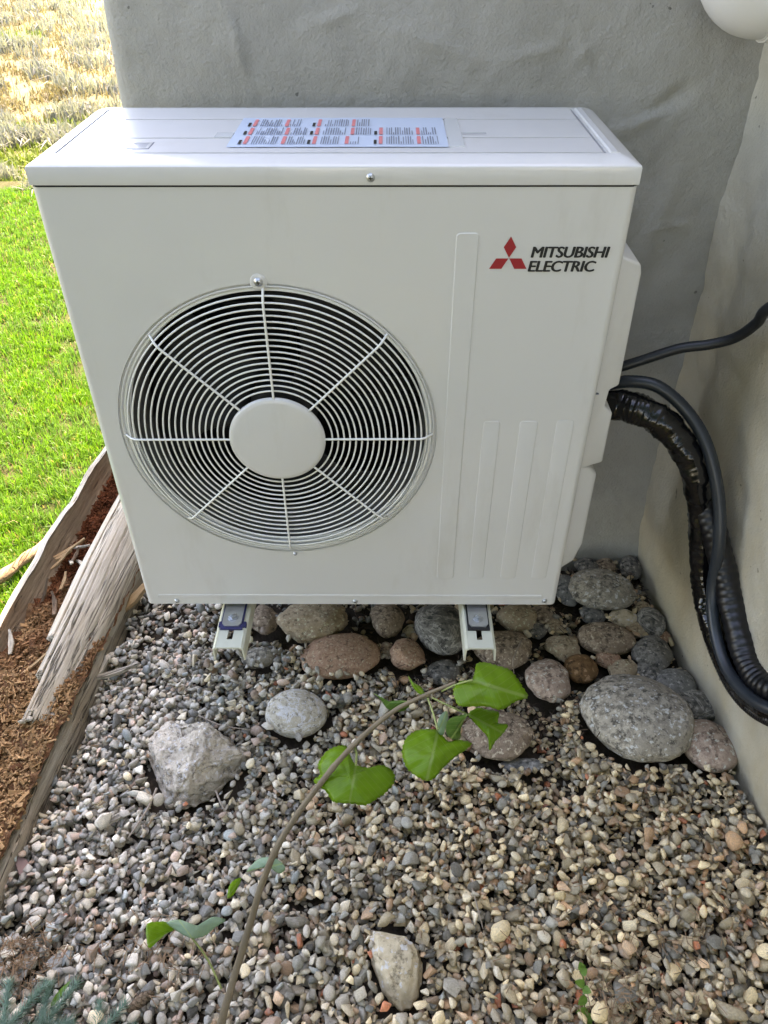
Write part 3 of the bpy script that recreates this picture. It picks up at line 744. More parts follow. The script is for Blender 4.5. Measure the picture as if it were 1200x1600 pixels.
cobble(838, 985, 36, 28, G3, 'dark stone in the soil under the lower right corner of the unit', 60, .4)

# ------------------------------------------------------------------ gravel: pebbles dropped one by one on a height map
RES = .0032; GX0, GX1, GY0, GY1 = -.86, .90, -1.12, .44
gw, gh = int((GX1-GX0)/RES), int((GY1-GY0)/RES)
HM = np.full((gh, gw), -.026)
yy, xx = np.mgrid[0:gh, 0:gw]; WX = GX0+(xx+.5)*RES; WY = GY0+(yy+.5)*RES
BLOCK = np.zeros((gh, gw), bool)
for cx, cy, cz, a, b, c, rot in cob_list:
    ca, sa = math.cos(rot), math.sin(rot); ux = (WX-cx)*ca+(WY-cy)*sa; uy = -(WX-cx)*sa+(WY-cy)*ca
    a, b = a*.96, b*.96; r2 = (ux/a)**2+(uy/b)**2; BLOCK |= r2 < .95
    top = cz+c*np.sqrt(np.clip(1-r2, 0, 1)); HM = np.where(r2 < 1, np.maximum(HM, top), HM)
def log_x(y): return -.595-.10*max(0, -.10-y)**1.0*1.0+.02*max(0, y)
def cobzone(x, y):
    """1 in the stone-and-soil zone by the wall, 0 on plain gravel"""
    b1 = -.02+(.10 if x < .3 else -.26)*min(1, max(0, (x-.1)/.3)) if x > .1 else .05+max(0, (.0-x))*.9
    if x > .45: b1 = -.02-.45*(x-.45)
    return 1/(1+math.exp(-(y-b1)/.018))
palL = [(.30, .29, .28), (.40, .39, .375), (.24, .24, .24), (.17, .175, .18), (.36, .33, .29), (.36, .28, .25), (.45, .43, .40), (.22, .25, .27), (.28, .22, .19), (.10, .10, .10)]
palR = [(.34, .31, .26), (.44, .39, .31), (.26, .25, .23), (.16, .165, .165), (.48, .42, .32), (.38, .28, .22), (.50, .46, .39), (.22, .23, .24), (.30, .20, .14), (.10, .10, .10), (.33, .13, .08)]
wL = np.array([3, 3, 2.5, 1.6, 2, 1.2, 1.6, 1.2, 1, .8]); wR = np.array([3, 3, 2.2, 1.4, 2, 1.3, 1.4, 1, 1, .8, .22]); wL /= wL.sum(); wR /= wR.sum()
def px_of(P):
    d = np.array(P)-CAM; zc = d@fwd; return 600+FPX*(d@RIGHT)/zc, 800-FPX*(d@UP)/zc, zc
# prototypes
protos = []
def hull_pebble(seed):
    rs = random.Random(seed); bm = bmesh.new(); n = rs.choice((7, 8, 9, 10))
    for i in range(n):
        d = Vector((rs.gauss(0, 1), rs.gauss(0, 1), rs.gauss(0, .9))).normalized()*rs.uniform(.8, 1.05); bm.verts.new(d)
    r = bmesh.ops.convex_hull(bm, input=bm.verts[:])
    bmesh.ops.delete(bm, geom=[v for v in bm.verts if not v.link_faces], context='VERTS')
    bmesh.ops.dissolve_limit(bm, angle_limit=R_(14), verts=bm.verts[:], edges=bm.edges[:])
    bmesh.ops.bevel(bm, geom=bm.edges[:], offset=rs.uniform(.07, .17), segments=1, affect='EDGES', profile=.5, clamp_overlap=True)
    bmesh.ops.triangulate(bm, faces=bm.faces[:])
    P = np.array([v.co[:] for v in bm.verts]); lo, hi = P.min(0), P.max(0); P = (P-lo)/(hi-lo)*2-1
    bm.verts.index_update(); F_ = np.array([[v.index for v in f_.verts] for f_ in bm.faces]); bm.free(); return P, F_
for k in range(36): protos.append(hull_pebble(900+k))
for k in range(9):
    me = rock_mesh('pebble', 500+k, random.choice((.2, .45, .7)), .10, 2)
    V_ = np.array([v.co[:] for v in me.vertices]); F_ = np.array([p.vertices[:] for p in me.polygons]); bpy.data.meshes.remove(me)
    protos.append((V_, F_))
print('proto tris', np.mean([len(p[1]) for p in protos]))
peb = []
NP = 52000
for i in range(NP):
    late = i > NP*.5
    x = rng.uniform(GX0+.02, GX1-.03); y = rng.uniform(GY0+.02, GY1-.02)
    if y > .12 and x < .40 and rng.random() < .6: continue
    if x < log_x(y)+.005: continue
    if x > .742+(.43-y)*.072: continue
    inview = y > -.72
    if not inview and rng.random() < .75: continue
    cz_ = cobzone(x, y)
    if rng.random() < cz_*(.50 if x < .62 else .30) : continue
    s = float(np.clip(rng.lognormal(math.log(.0066), .27), .0035, .0108))
    k_ = rng.random()
    if k_ < .03: s *= rng.uniform(1.3, 1.75)
    elif k_ < .16: s = rng.uniform(.0026, .004)
    if not inview: s *= 1.7
    if y < -.3: s *= 1.04
    if cz_ > .5: s *= .9
    asp = rng.uniform(.5, .95); fl = rng.uniform(.40, .85)
    a, b, c = s*1.12, s*1.12*asp, s*fl
    best = None
    for t in range(2):
        X = x+(rng.normal()*.007 if t else 0); Y = y+(rng.normal()*.007 if t else 0)
        i0, i1 = int((X-a-GX0)/RES), int((X+a-GX0)/RES)+1; j0, j1 = int((Y-a-GY0)/RES), int((Y+a-GY0)/RES)+1
        if i0 < 0 or j0 < 0 or i1 > gw or j1 > gh: continue
        ci, cj = (i0+i1)//2, (j0+j1)//2
        if BLOCK[min(cj, gh-1), min(ci, gw-1)]: continue
        th = rng.uniform(0, math.pi); ca, sa = math.cos(th), math.sin(th)
        dx = WX[j0:j1, i0:i1]-X; dy = WY[j0:j1, i0:i1]-Y
        r2 = ((dx*ca+dy*sa)/a)**2+((-dx*sa+dy*ca)/b)**2
        k = np.sqrt(np.clip(1-r2, 0, 1)); ins = r2 < 1
        if not ins.any(): continue
        zc = float((np.where(ins, HM[j0:j1, i0:i1]+c*k*.82, -9)).max())
        if best is None or zc < best[0]: best = (zc, X, Y, th, j0, j1, i0, i1, k, ins)
    if best is None: continue
    zc, X, Y, th, j0, j1, i0, i1, k, ins = best
    if zc-c > (.030-.016*cz_) or zc > .045: continue
    sub = HM[j0:j1, i0:i1]; HM[j0:j1, i0:i1] = np.where(ins, np.maximum(sub, zc+c*k), sub)
    w = 1/(1+math.exp(-(X+.05)/.18))
    tint = palR[rng.choice(len(palR), p=wR)] if rng.random() < w else palL[rng.choice(len(palL), p=wL)]
    tint = np.array(tint)*np.array((1.90, 1.76, 1.50))*rng.uniform(.5, 1.35)
    if cz_ > .5: tint = tint*.8
    tint = tint*(np.array((1.07, 1.0, .86))*w+np.array((.98, 1.0, 1.0))*(1-w))
    peb.append((X, Y, zc, a, b, c, th, rng.normal()*.42, rng.normal()*.42, tint, int(rng.integers(len(protos)))))
# the 300 that show largest are objects of their own
score = []
for p in peb:
    x_, y_, zc = px_of(p[:3]); vis = 8 < x_ < 1192 and 8 < y_ < 1592
    hj = min(gh-1, int((p[1]-GY0)/RES)); hi_ = min(gw-1, int((p[0]-GX0)/RES))
    topm = HM[hj, hi_] <= p[2]+p[5]*1.02
    score.append(p[3]*p[4]/zc**2 if vis and topm else 0)
order = np.argsort(score)[::-1]; single = set(order[:300].tolist())
def pmat(p):
    return Matrix.Translation(p[:3]) @ Matrix.Rotation(p[6], 4, 'Z') @ Matrix.Rotation(p[7], 4, 'X') @ Matrix.Rotation(p[8], 4, 'Y') @ Matrix.Diagonal((p[3], p[4], p[5], 1))
pm = []
for V_, F_ in protos:
    me = bpy.data.meshes.new('pebble'); me.from_pydata(V_.tolist(), [], F_.tolist()); me.update(); me.materials.append(PEB_O)
    me.polygons.foreach_set('use_smooth', [True]*len(me.polygons)); pm.append(me)
VV, FF, TT = [], [], []; nv = 0
for i, p in enumerate(peb):
    if i in single:
        o = bpy.data.objects.new('pebble', pm[p[10]]); COL.objects.link(o); o.parent = bed; o.matrix_basis = pmat(p); o.color = (*p[9], 1); continue
    V_, F_ = protos[p[10]]; Mx = np.array(pmat(p)); P = V_@Mx[:3, :3].T+Mx[:3, 3]
    VV.append(P); FF.append(F_+nv); TT.append(np.tile(np.append(p[9], 1), (len(P), 1))); nv += len(P)
def bulk(name, VV, FF, TT, mat, parent=None, smooth=True):
    V_ = np.concatenate(VV).astype(np.float32); F_ = np.concatenate(FF).astype(np.int32); n = F_.shape[1]
    me = bpy.data.meshes.new(name); me.vertices.add(len(V_)); me.vertices.foreach_set('co', V_.ravel())
    me.loops.add(F_.size); me.loops.foreach_set('vertex_index', F_.ravel())
    me.polygons.add(len(F_)); me.polygons.foreach_set('loop_start', np.arange(0, F_.size, n, dtype=np.int32))
    me.update(calc_edges=True); me.validate()
    if TT is not None:
        at_ = me.attributes.new('tint', 'FLOAT_COLOR', 'POINT'); at_.data.foreach_set('color', np.concatenate(TT).astype(np.float32).ravel())
    o = link(name, me, mat, parent, smooth); return o
tag(bulk('gravel', VV, FF, TT, PEB_A, bed), kind='stuff')
print('pebbles', len(peb))

# ------------------------------------------------------------------ rotting log (local y runs along the log)
LA = Vector((-.700, .30, 0)); ang = math.atan2(.06, 1.0)
LOG = empty('rotting_log', LA); LOG.rotation_euler = (0, 0, -ang)
tag(LOG, 'split rotting log with weathered grey top and crumbling red core edging the gravel', 'log')
def strip(name, y0, y1, n, prof, mat, parent, seed, amp=.004, jag=0, smooth=True, thick=0, end=None):
    """prof(y) -> list of (u, h) across the strip"""
    v = []; f = []; k = None
    for i in range(n+1):
        y = y0+(y1-y0)*i/n; pr = prof(y); k = len(pr)
        for j, (u_, h) in enumerate(pr):
            d = amp*fbm(u_*9+seed, y*5, h*5); d2 = amp*fbm(u_*9+seed+7, y*5, h*5+3)
            yj = y
            if jag and i < 3: yj = y+jag*(.5+fbm(u_*28+seed, 3, 1, 3))*(1-i/3)
            v.append((u_+d, yj, h+d2))
    for i in range(n):
        for j in range(k-1):
            a = i*k+j
            if end is None or y0+(y1-y0)*(i+.5)/n > end(j/(k-1)): f.append((a, a+1, a+k+1, a+k))
    o = pyobj(name, v, f, mat, parent, smooth)
    if thick:
        m = o.modifiers.new('thick', 'SOLIDIFY'); m.thickness = thick; m.offset = -1
    return o
# outer shell: pale lip, brown inner face
def shell(y):
    w = .012*fbm(y*3, 1, 2)
    top = .105+.012*fbm(y*2.5, 4, 4)-.03*max(0, -.1-y)
    return [(-.150+w, -.03), (-.148+w, .03), (-.138+w, top*.75), (-.126+w, top), (-.112+w, top-.001)]
strip('outer_shell', -1.0, 1.0, 110, shell, W_PALE, LOG, 1, .006)
def inner(y):
    w = .012*fbm(y*3, 1, 2); top = .104+.012*fbm(y*2.5, 4, 4)-.03*max(0, -.1-y)
    return [(-.1125+w, top-.001), (-.107+w, top*.8), (-.100+w, top*.6), (-.090+w, .045), (-.07, .03)]
strip('inner_face', -1.0, 1.0, 130, inner, W_BROWN, LOG, 2, .009)
def core(y):
    lift = .030*max(0, min(1, (-.05-y)/.3))+.046
    out = []
    for t in np.linspace(-1, 1, 26):
        u_ = .012+t*.112
        h = lift+.018*fbm(u_*22, y*16, 5)+.010*fbm(u_*70, y*40, 8, 3)-.02*(1-t*t)*(1 if y > -.1 else 0)
        out.append((u_, h))
    return out
strip('rotten_core', -1.0, 1.0, 300, core, ROT, LOG, 3, 0)
def slab(y):
    ul = .000+.012*max(0, min(1, (-.02-y)/.40)); ur = .114+.004*fbm(y*3, 9, 1)-.016*max(0, min(1, (-.1-y)/.3))
    out = []
    for t in np.linspace(0, 1, 64):
        u_ = ul+(ur-ul)*t; a = (t-.38)
        h = .122-.12*a*a-.02*max(0, -y)*2+.0007*fbm(t*22, y*2.5, 3, 3)
        for k, (cpos, cw, cd_) in enumerate(((.22, .012, .026), (.40, .014, .034), (.52, .007, .010), (.68, .011, .026), (.88, .008, .012))):
            act = max(0, min(1, .45+2.2*fbm(y*1.6, cpos*17, 4)+.9*max(0, -y)))
            cp = cpos+.035*fbm(y*3.5, cpos*5, 7)+.01*fbm(y*14, cpos*5, 7)
            h -= cd_*act*math.exp(-((t-cp)/cw)**2)
        out.append((u_, h))
    out += [(ur+.006, out[-1][1]-.03), (ur+.008, .0)]
    return out
def slab_end(t): return (-.23 if t < .22 else -.33 if t < .40 else -.44 if t < .86 else -.40)+.022*fbm(t*13, 2, 7, 3)
strip('weathered_slab', -.50, 1.0, 300, slab, W_GREY, LOG, 4, .0012, 0, thick=.014, end=slab_end)
def rim(y):
    t = max(0, min(1, (.25-y)/.5)); top = .058-.004*t+.016*fbm(y*6, 2, 2)
    return [(.094+.004*fbm(y*5, 1, 1), .0), (.096, top*.9), (.100, top), (.114+.010*t, top-.002), (.119+.010*t, .01), (.121+.010*t, -.03)]
strip('rim_strip', -.95, .22, 110, rim, m_wood('rim_wood', (.34, .27, .19), (.52, .45, .35), (.40, .30, .19), .9, bump=.9), LOG, 5, .009)
# chips and splinters of the core (too many to count)
VV, FF, TT = [], [], []; nv = 0
for i in range(16000):
    y = random.uniform(-.85, .75); u_ = random.uniform(-.085, .118)
    if y > -.18 and u_ > .0: u_ = random.uniform(-.085, .005)
    blk_ = random.random() < .6; big_ = (not blk_) and random.random() < .12; L_ = random.uniform(.0014, .0045) if blk_ else random.uniform(.009, .022) if big_ else random.uniform(.004, .011); w = random.uniform(.001, .0032) if blk_ else random.uniform(.002, .0048) if big_ else random.uniform(.001, .003); t = random.uniform(.001, .0026) if blk_ else random.uniform(.0006, .0014)
    lift = .030*max(0, min(1, (-.05-y)/.3))+.044
    q = Matrix.Translation((u_, y, lift-.006+random.uniform(0, .016)+.012*fbm(u_*22, y*16, 5))) @ Matrix.Rotation(random.gauss(0, .9), 4, 'Z') @ Matrix.Rotation(random.gauss(0, .5), 4, 'X') @ Matrix.Rotation(random.gauss(0, .8), 4, 'Y')
    c = np.array([q @ Vector((sx*w, sy*L_, sz*t)) for sx in (-1, 1) for sy in (-1, 1) for sz in (-1, 1)])
    c[2:4] = (c[2:4]+c[6:8][::1])/2*.6+c[2:4]*.4
    VV.append(c); FF.append(np.array([(0, 1, 3, 2), (4, 6, 7, 5), (0, 4, 5, 1), (2, 3, 7, 6), (0, 2, 6, 4), (1, 5, 7, 3)])+nv); nv += 8
    k_ = max(0, min(1, (.02-y)/.35+.8*fbm(u_*14, y*9, 2))); t3 = np.array((.15, .046, .018))*(1-k_)+np.array((.46, .27, .13))*k_; TT.append(np.tile(np.append(t3*random.uniform(.55, 1.35), 1), (8, 1)))
t_ = NT('core_chips'); a_ = t_.new('ShaderNodeAttribute', attribute_name='tint', attribute_type='GEOMETRY').outputs['Color']
m_ch = t_.set(t_.mix(t_.noise(t_.coord(), 260, 4), t_.mix(.5, a_, (.03, .012, .006)), a_), .92, t_.bump(t_.noise(t_.coord(), 420, 4), .6, .002), Specular_IOR_Level=.1)
cs = bulk('core_chips', VV, FF, TT, m_ch, LOG, False); tag(cs, kind='stuff')
def splinter(name, p, L_, w, t, rz, rx, mat, parent=None, seed=0):
    rs = random.Random(seed); n = 7; v = []; f = []
    for i in range(n+1):
        s = i/n; ww = w*(.55+.45*math.sin(math.pi*min(1, s*1.1+.1)))*(rs.uniform(.8, 1.1)); y = (s-.5)*L_
        bend = .04*L_*math.sin(s*3)
        v += [(-ww+bend, y, -t), (ww+bend, y+rs.uniform(-.002, .002), -t), (ww*.8+bend, y, t), (-ww*.8+bend, y, t)]
    for i in range(n):
        for k in range(4): a = i*4+k; b = i*4+(k+1) % 4; f.append((a, b, b+4, a+4))
    f += [(3, 2, 1, 0), (n*4, n*4+1, n*4+2, n*4+3)]
    o = pyobj(name, v, f, mat, parent, False); o.location = p; o.rotation_euler = (rx, 0, rz); return o
for i in range(13):
    y = random.uniform(-.34, .12); splinter('splinter', (random.uniform(-.085, -.025 if y > -.1 else .03), y, .068+.02*max(0, min(1, (-.05-y)/.3))+random.uniform(0, .015)), random.uniform(.04, .11), random.uniform(.003, .007), .002,
             random.gauss(0, .5), random.gauss(0, .25), random.choice((W_CHIP, W_CHIP, W_BROWN, W_PALE)), LOG, i)
# loose pieces near the log
o = splinter('bark_piece', at(208, 932, 2, .030), .14, .016, .005, -.55, .18, W_CHIP, None, 77); tag(o, 'orange brown bark sliver leaning on gravel beside the lower left corner of the unit', 'wood piece')
o = splinter('wood_sliver', at(152, 1050, 2, .026), .085, .009, .003, -.35, .1, W_PALE, None, 78); tag(o, 'short pale wood sliver beside the log end on the gravel', 'wood piece')
o = splinter('wood_sliver', at(182, 1048, 2, .028), .10, .007, .004, -1.15, .05, W_GREY, None, 79); tag(o, 'grey stick fragment lying slantwise on gravel near the weathered slab', 'wood piece')
o = splinter('wood_sliver', at(182, 1275, 2, .026), .075, .007, .003, -1.05, .05, W_GREY, None, 80); tag(o, 'flat grey wood fragment on gravel left of the large pale rock', 'wood piece')
o = splinter('bark_flake', at(32, 1352, 2, .024), .055, .012, .003, .75, .15, m_plain('pink_flake', (.26, .17, .15), .8), None, 81); tag(o, 'dusky pink flake lying near the left edge on gravel', 'wood piece')
def twig(px, r, label, z=.03):
    P = catmull([at(x, y, 2, z+dz) for x, y, dz in px], 8); n = len(P)
    o = tube('dry_twig', P, lambda i, a: r*(1-.4*i/n)*(1+.12*math.sin(i*1.7+a)), STEM2, None, 6); tag(o, label, 'twig', 'dry twigs on the gravel')
STEM2 = m_plain('dry_twig', (.30, .24, .18), .8, 0, .3, 200, .3)
twig([(245, 1232, .0), (228, 1268, .012), (200, 1310, .0)], .0024, 'dry twig on gravel just left of the large pale rock')
twig([(310, 1118, .0), (345, 1133, .006), (392, 1141, .0)], .0018, 'thin pale twig behind the large pale rock')
twig([(337, 1235, 0), (345, 1255, .01), (358, 1275, .0)], .0022, 'short curved twig under the right tip of the large pale rock')
twig([(738, 1388, 0), (748, 1425, .012), (755, 1452, .0)], .0016, 'thin brown twig upright in gravel right of the wedge stone')
twig([(815, 1000, .03), (802, 1030, .05), (803, 1052, .02)], .0016, 'dark thin twig by the right bracket arm stones')
# second thin timber on the lawn side
SB = catmull([at(-70, 950, 2, .05), at(0, 903, 2, .05), at(45, 868, 2, .045), at(85, 838, 2, .035), at(125, 800, 2, .02)], 10); nS = len(SB)
tag(tube('thin_branch', SB, lambda i, a: (.016-.006*i/nS)*(1+.15*math.sin(i*.8+a*2)), W_BROWN, None, 10), 'thin grey brown branch lying on the lawn left of the log', 'branch')

# ------------------------------------------------------------------ lawn and meadow (nobody could count the blades)
def blades(name, X, Y, Zf, Hh, Wd, tint, mat, bend=.5, parent=None):
    n = len(X); th = rng.uniform(0, 2*np.pi, n); ph = rng.uniform(0, 2*np.pi, n); bd = np.abs(rng.normal(0, bend, n))*Hh
    bx, by = np.cos(ph)*bd, np.sin(ph)*bd; wx, wy = np.cos(th)*Wd, np.sin(th)*Wd
    V_ = np.zeros((n, 5, 3))
    V_[:, 0] = np.stack([X-wx, Y-wy, Zf-.004], 1); V_[:, 1] = np.stack([X+wx, Y+wy, Zf-.004], 1)
    V_[:, 2] = np.stack([X+wx*.75+bx*.35, Y+wy*.75+by*.35, Zf+Hh*.6], 1); V_[:, 3] = np.stack([X-wx*.75+bx*.35, Y-wy*.75+by*.35, Zf+Hh*.6], 1)
    V_[:, 4] = np.stack([X+bx, Y+by, Zf+Hh*np.sqrt(np.clip(1-(bd/Hh)**2*.5, .1, 1))], 1)
    idx = (np.arange(n)*5)[:, None]; F_ = np.concatenate([idx+np.array([[0, 1, 2]]), idx+np.array([[0, 2, 3]]), idx+np.array([[3, 2, 4]])])
    T_ = np.repeat(np.concatenate([tint, np.ones((n, 1))], 1), 5, 0)
    return bulk(name, [V_.reshape(-1, 3)], [F_], [T_], mat, parent, True)
def fbm_arr(X, Y, s, z=0): return np.array([noise.noise(Vector((x*s, y*s, z))) for x, y in zip(X, Y)])
n = 230000
t_ = rng.random(n)**.8; Yl = -.9+t_*4.75; Xl = -.80-rng.random(n)**1.2*(.55+np.clip((Yl+.4)*.62, .05, 3.0))
edge_log = LA.x-.150+(Yl-LA.y)*math.tan(ang)+.0
keep = (Xl < edge_log-.004) & (Yl < np.array([lawn_edge(x) for x in Xl])) & (Xl < -.43-.0)
Xl, Yl = Xl[keep], Yl[keep]
dens = fbm_arr(Xl, Yl, 5, 2); dens2 = fbm_arr(Xl, Yl, 16, 4)
keep = rng.random(len(Xl)) < np.clip(.82+1.0*dens+.9*dens2, .08, 1); Xl, Yl, dens, dens2 = Xl[keep], Yl[keep], dens[keep], dens2[keep]
n = len(Xl); far = np.clip((Yl-.6)/3, 0, 1)
hue = rng.random((n, 1)); tint = np.array([.080, .225, .020])*(1-hue)+np.array([.145, .275, .032])*hue
cool = np.clip(.5-dens*1.6, 0, 1)[:, None]*.45; tint = tint*(1-cool)+np.array([.10, .19, .065])*cool
dryb = rng.random((n, 1)) < (.05+.12*np.clip(-dens2*2, 0, 1))[:, None]; tint = np.where(dryb, np.array([.28, .22, .11]), tint)*rng.uniform(.75, 1.2, (n, 1))
Zl = np.array([lawn_z(x, y) for x, y in zip(Xl, Yl)])
o = blades('lawn_grass', Xl, Yl, Zl, rng.uniform(.018, .046, n)*(1+.5*dens2)*(1-.25*far), rng.uniform(.0011, .0022, n)*(1+.5*far), tint, GRASS, .6)
tag(o, kind='stuff')
# tall fringe and dry meadow with sagebrush
n = 150000
Ym = 3.55+rng.random(n)**1.5*20; Xm = -.55*Ym+rng.normal(0, 1, n)*(.35+.10*Ym)-.2
cl = fbm_arr(Xm, Ym, .9, 1); c2 = fbm_arr(Xm, Ym, 2.7, 5); c3 = fbm_arr(Xm, Ym, .35, 8)
keep = (Ym > np.array([lawn_edge(x) for x in Xm])-.05) & (rng.random(n) < np.clip(.45+1.3*c2, .06, 1)); Xm, Ym, cl, c2, c3 = [q[keep] for q in (Xm, Ym, cl, c2, c3)]
n = len(Xm); sage = (c2 > .12) & (cl > -.25); green = (Ym < 5.6+2.2*cl+1.5*c3) | (c3 > .25)
tint = np.tile(np.array([.185, .155, .095]), (n, 1)); tint[green] = (.14, .19, .04); tint[sage] = (.21, .215, .205)
tint *= rng.uniform(.82, 1.15, (n, 1))
Zm = np.array([meadow_z(x, y) for x, y in zip(Xm, Ym)])
hh = rng.uniform(.03, .08, n)*(1+.8*np.clip(c2, 0, 1)); hh[sage] *= 1.7
o = blades('meadow_grass', Xm, Ym, Zm, hh, rng.uniform(.003, .007, n)*(1+Ym*.05), tint, DRY, .7)
tag(o, kind='stuff')

# ------------------------------------------------------------------ poplar sapling
def leaf(parent, base, tip, nrm, width, curl=.15, fold=.2, seed=0, mat=LEAF, lobe=.22, asym=(1, 1)):
    rs = random.Random(seed); base = Vector(base); tip = Vector(tip); ax = tip-base; L_ = ax.length; ax.normalize()
    nrm = Vector(nrm); nrm = (nrm-ax*nrm.dot(ax)).normalized(); sd_ = ax.cross(nrm)
    nv_, nu = 16, 10; v = []; f = []; uvs = []
    for i in range(nv_+1):
        t = i/nv_
        u0 = max(0, (t-.30)/.70); wd = (min(1, t/.30)**.42)*((1-u0)**.62*(1+.25*u0*(1-u0)) if u0 < .86 else (1-u0)**1.1*2.05)*1.0
        wd *= width/2*(1+.03*math.sin(t*40+seed)); back_ = lobe*L_*max(0, 1-t/.45)
        for j in range(-nu, nu+1):
            s = j/nu; wd_ = wd*(asym[1] if s > 0 else asym[0])
            p = base+ax*(t*L_-back_*abs(s)**1.2)+sd_*(s*wd_)+nrm*(fold*abs(s)*wd_-curl*L_*t*t+.05*width*math.sin(s*4+t*5+seed)*abs(s)+.006*width*math.sin(t*19+abs(s)*5))
            v.append(p); uvs.append((s, t))
    k = 2*nu+1
    for i in range(nv_):
        for j in range(k-1): a = i*k+j; f.append((a, a+1, a+k+1, a+k))
    o = pyobj('leaf', v, f, mat, parent)
    ul = o.data.uv_layers.new(name='uv')
    for lp in o.data.loops: ul.data[lp.index].uv = uvs[lp.vertex_index]
    return o
SP = [at(330, 1660, 2, -.02), rp(345, 1600, 1.45), rp(380, 1480, 1.38), rp(430, 1330, 1.27), rp(520, 1200, 1.20), rp(600, 1122, 1.16), rp(660, 1088, 1.13), rp(712, 1066, 1.11)]
SP0 = SP[0].copy(); SP0.z = 0
SAP = empty('poplar_sapling', SP0); tag(SAP, 'slender leaning poplar sapling with bright green leaves in front of the unit', 'sapling')
spd = catmull([p-SP0 for p in SP], 14); ns_ = len(spd)
tube('stem', spd, lambda i, a: (.0046*(1-i/ns_)+.0022)*(1+.06*math.sin(a*3+i))*(1.18 if i % 14 == 0 else 1), STEM, SAP, 12)
def q(x, y, d): return rp(x, y, d)-SP0
def pet(pts, r=.0014): tube('petiole', catmull(pts, 8), r, PETI, SAP, 8)
V3 = Vector
CF = Vector(-fwd)
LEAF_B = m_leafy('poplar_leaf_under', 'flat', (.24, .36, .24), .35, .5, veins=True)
LEAF_D = m_leafy('poplar_leaf_shade', 'flat', (.085, .19, .03), .4, .35, veins=True)  # darker leaf copy: shade of the folded leaves put into the colour
def z2(L): return [(400+x/2.4, 1020+y/2.4) for x, y in L]
def z4(L): return [(x/2.857, 1280+y/2.857) for x, y in L]
def blade(outl, base, tip, d0, slope, cup, mat, seed, wob=.004):
    """a poplar leaf: outline, base and tip given in the view, bent in depth; slope = depth change across x and y"""
    n0 = len(outl); P2 = [Vector((x, y, 0)) for x, y in outl]; pts = []
    for i in range(n0):
        a_, b_, c_, d_ = P2[i-1], P2[i], P2[(i+1) % n0], P2[(i+2) % n0]
        for k in range(5):
            t = k/5; pts.append(.5*((2*b_)+(c_-a_)*t+(2*a_-5*b_+4*c_-d_)*t*t+(3*b_-a_-3*c_+d_)*t**3))
    cx = sum(p.x for p in pts)/len(pts); cy = sum(p.y for p in pts)/len(pts); m = len(pts)
    bx, by = base; ax_, ay_ = tip[0]-bx, tip[1]-by; L2 = ax_*ax_+ay_*ay_
    size = max(max(abs(p.x-cx), abs(p.y-cy)) for p in pts); R = 7; v = []; f = []; uv = []
    for r in range(R+1):
        for i, p in enumerate(pts):
            e = r/R*(1+(.022*math.sin(i*2.6+seed) if r == R else 0)); x = cx+(p.x-cx)*e; y = cy+(p.y-cy)*e
            lat = (ax_*(y-by)-ay_*(x-bx))/L2; lon = (ax_*(x-bx)+ay_*(y-by))/L2
            d = d0+slope[0]*(x-cx)/size+slope[1]*(y-cy)/size+cup*(r/R)**2-.010*math.exp(-(lat/.10)**2)*0+.5*cup*abs(lat)+wob*fbm(x*.035+seed, y*.035, 2)
            v.append(rp(x, y, d)-SP0); uv.append((lat*1.3, lon))
    for r in range(R):
        for i in range(m):
            a = r*m+i; b = r*m+(i+1) % m
            f.append((a, b, b+m, a+m))
    o = pyobj('leaf', v, f, mat, SAP); ul = o.data.uv_layers.new(name='uv')
    for lp in o.data.loops: ul.data[lp.index].uv = uv[lp.vertex_index]
    sm = o.modifiers.new('thick', 'SOLIDIFY'); sm.thickness = .0004
    return o
blade(z2([(740, 135), (765, 106), (808, 100), (820, 70), (828, 40), (862, 36), (905, 48), (950, 62), (978, 92), (1000, 128), (1020, 166), (975, 182), (940, 205), (912, 215), (868, 202), (800, 202), (760, 198), (745, 170)]), z2([(812, 104)])[0], z2([(1020, 166)])[0], 1.10, (.012, -.030), .014, LEAF, 1)
pet([q(690, 1080, 1.12), q(712, 1070, 1.108), q(739, 1062, 1.10)])
blade(z2([(795, 230), (830, 206), (872, 214), (912, 224), (908, 262), (945, 270), (925, 305), (898, 332), (876, 366), (868, 318), (840, 285), (815, 258)]), z2([(795, 230)])[0], z2([(925, 300)])[0], 1.135, (.02, -.02), .010, LEAF, 2)
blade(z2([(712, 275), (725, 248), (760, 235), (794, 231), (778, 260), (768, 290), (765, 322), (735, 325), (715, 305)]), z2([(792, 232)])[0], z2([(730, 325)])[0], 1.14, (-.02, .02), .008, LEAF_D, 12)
pet([q(675, 1090, 1.125), q(700, 1102, 1.125), q(730, 1116, 1.13)])
blade(z2([(548, 365), (560, 325), (590, 297), (630, 286), (680, 290), (702, 312), (722, 332), (760, 326), (808, 338), (790, 362), (755, 385), (725, 410), (695, 440), (670, 470), (640, 480), (600, 462), (568, 435), (552, 400)]), z2([(682, 292)])[0], z2([(640, 480)])[0], 1.105, (.006, -.024), .014, LEAF, 3)
blade(z2([(680, 292), (686, 245), (712, 218), (720, 240), (710, 285), (700, 310)]), z2([(684, 296)])[0], z2([(716, 220)])[0], 1.12, (.012, .01), .004, LEAF_B, 13)
pet([q(668, 1090, 1.13), q(676, 1112, 1.115), q(684, 1141, 1.105)])
blade(z2([(376, 420), (420, 430), (470, 420), (510, 440), (522, 470), (510, 500), (480, 530), (450, 550), (410, 572), (360, 566), (300, 562), (280, 550), (262, 520), (225, 495), (218, 475), (240, 455), (232, 425), (240, 400), (270, 365), (305, 350), (335, 348), (350, 375), (362, 402)]), z2([(375, 420)])[0], z2([(350, 566)])[0], 1.20, (.0, -.030), .016, LEAF, 4)
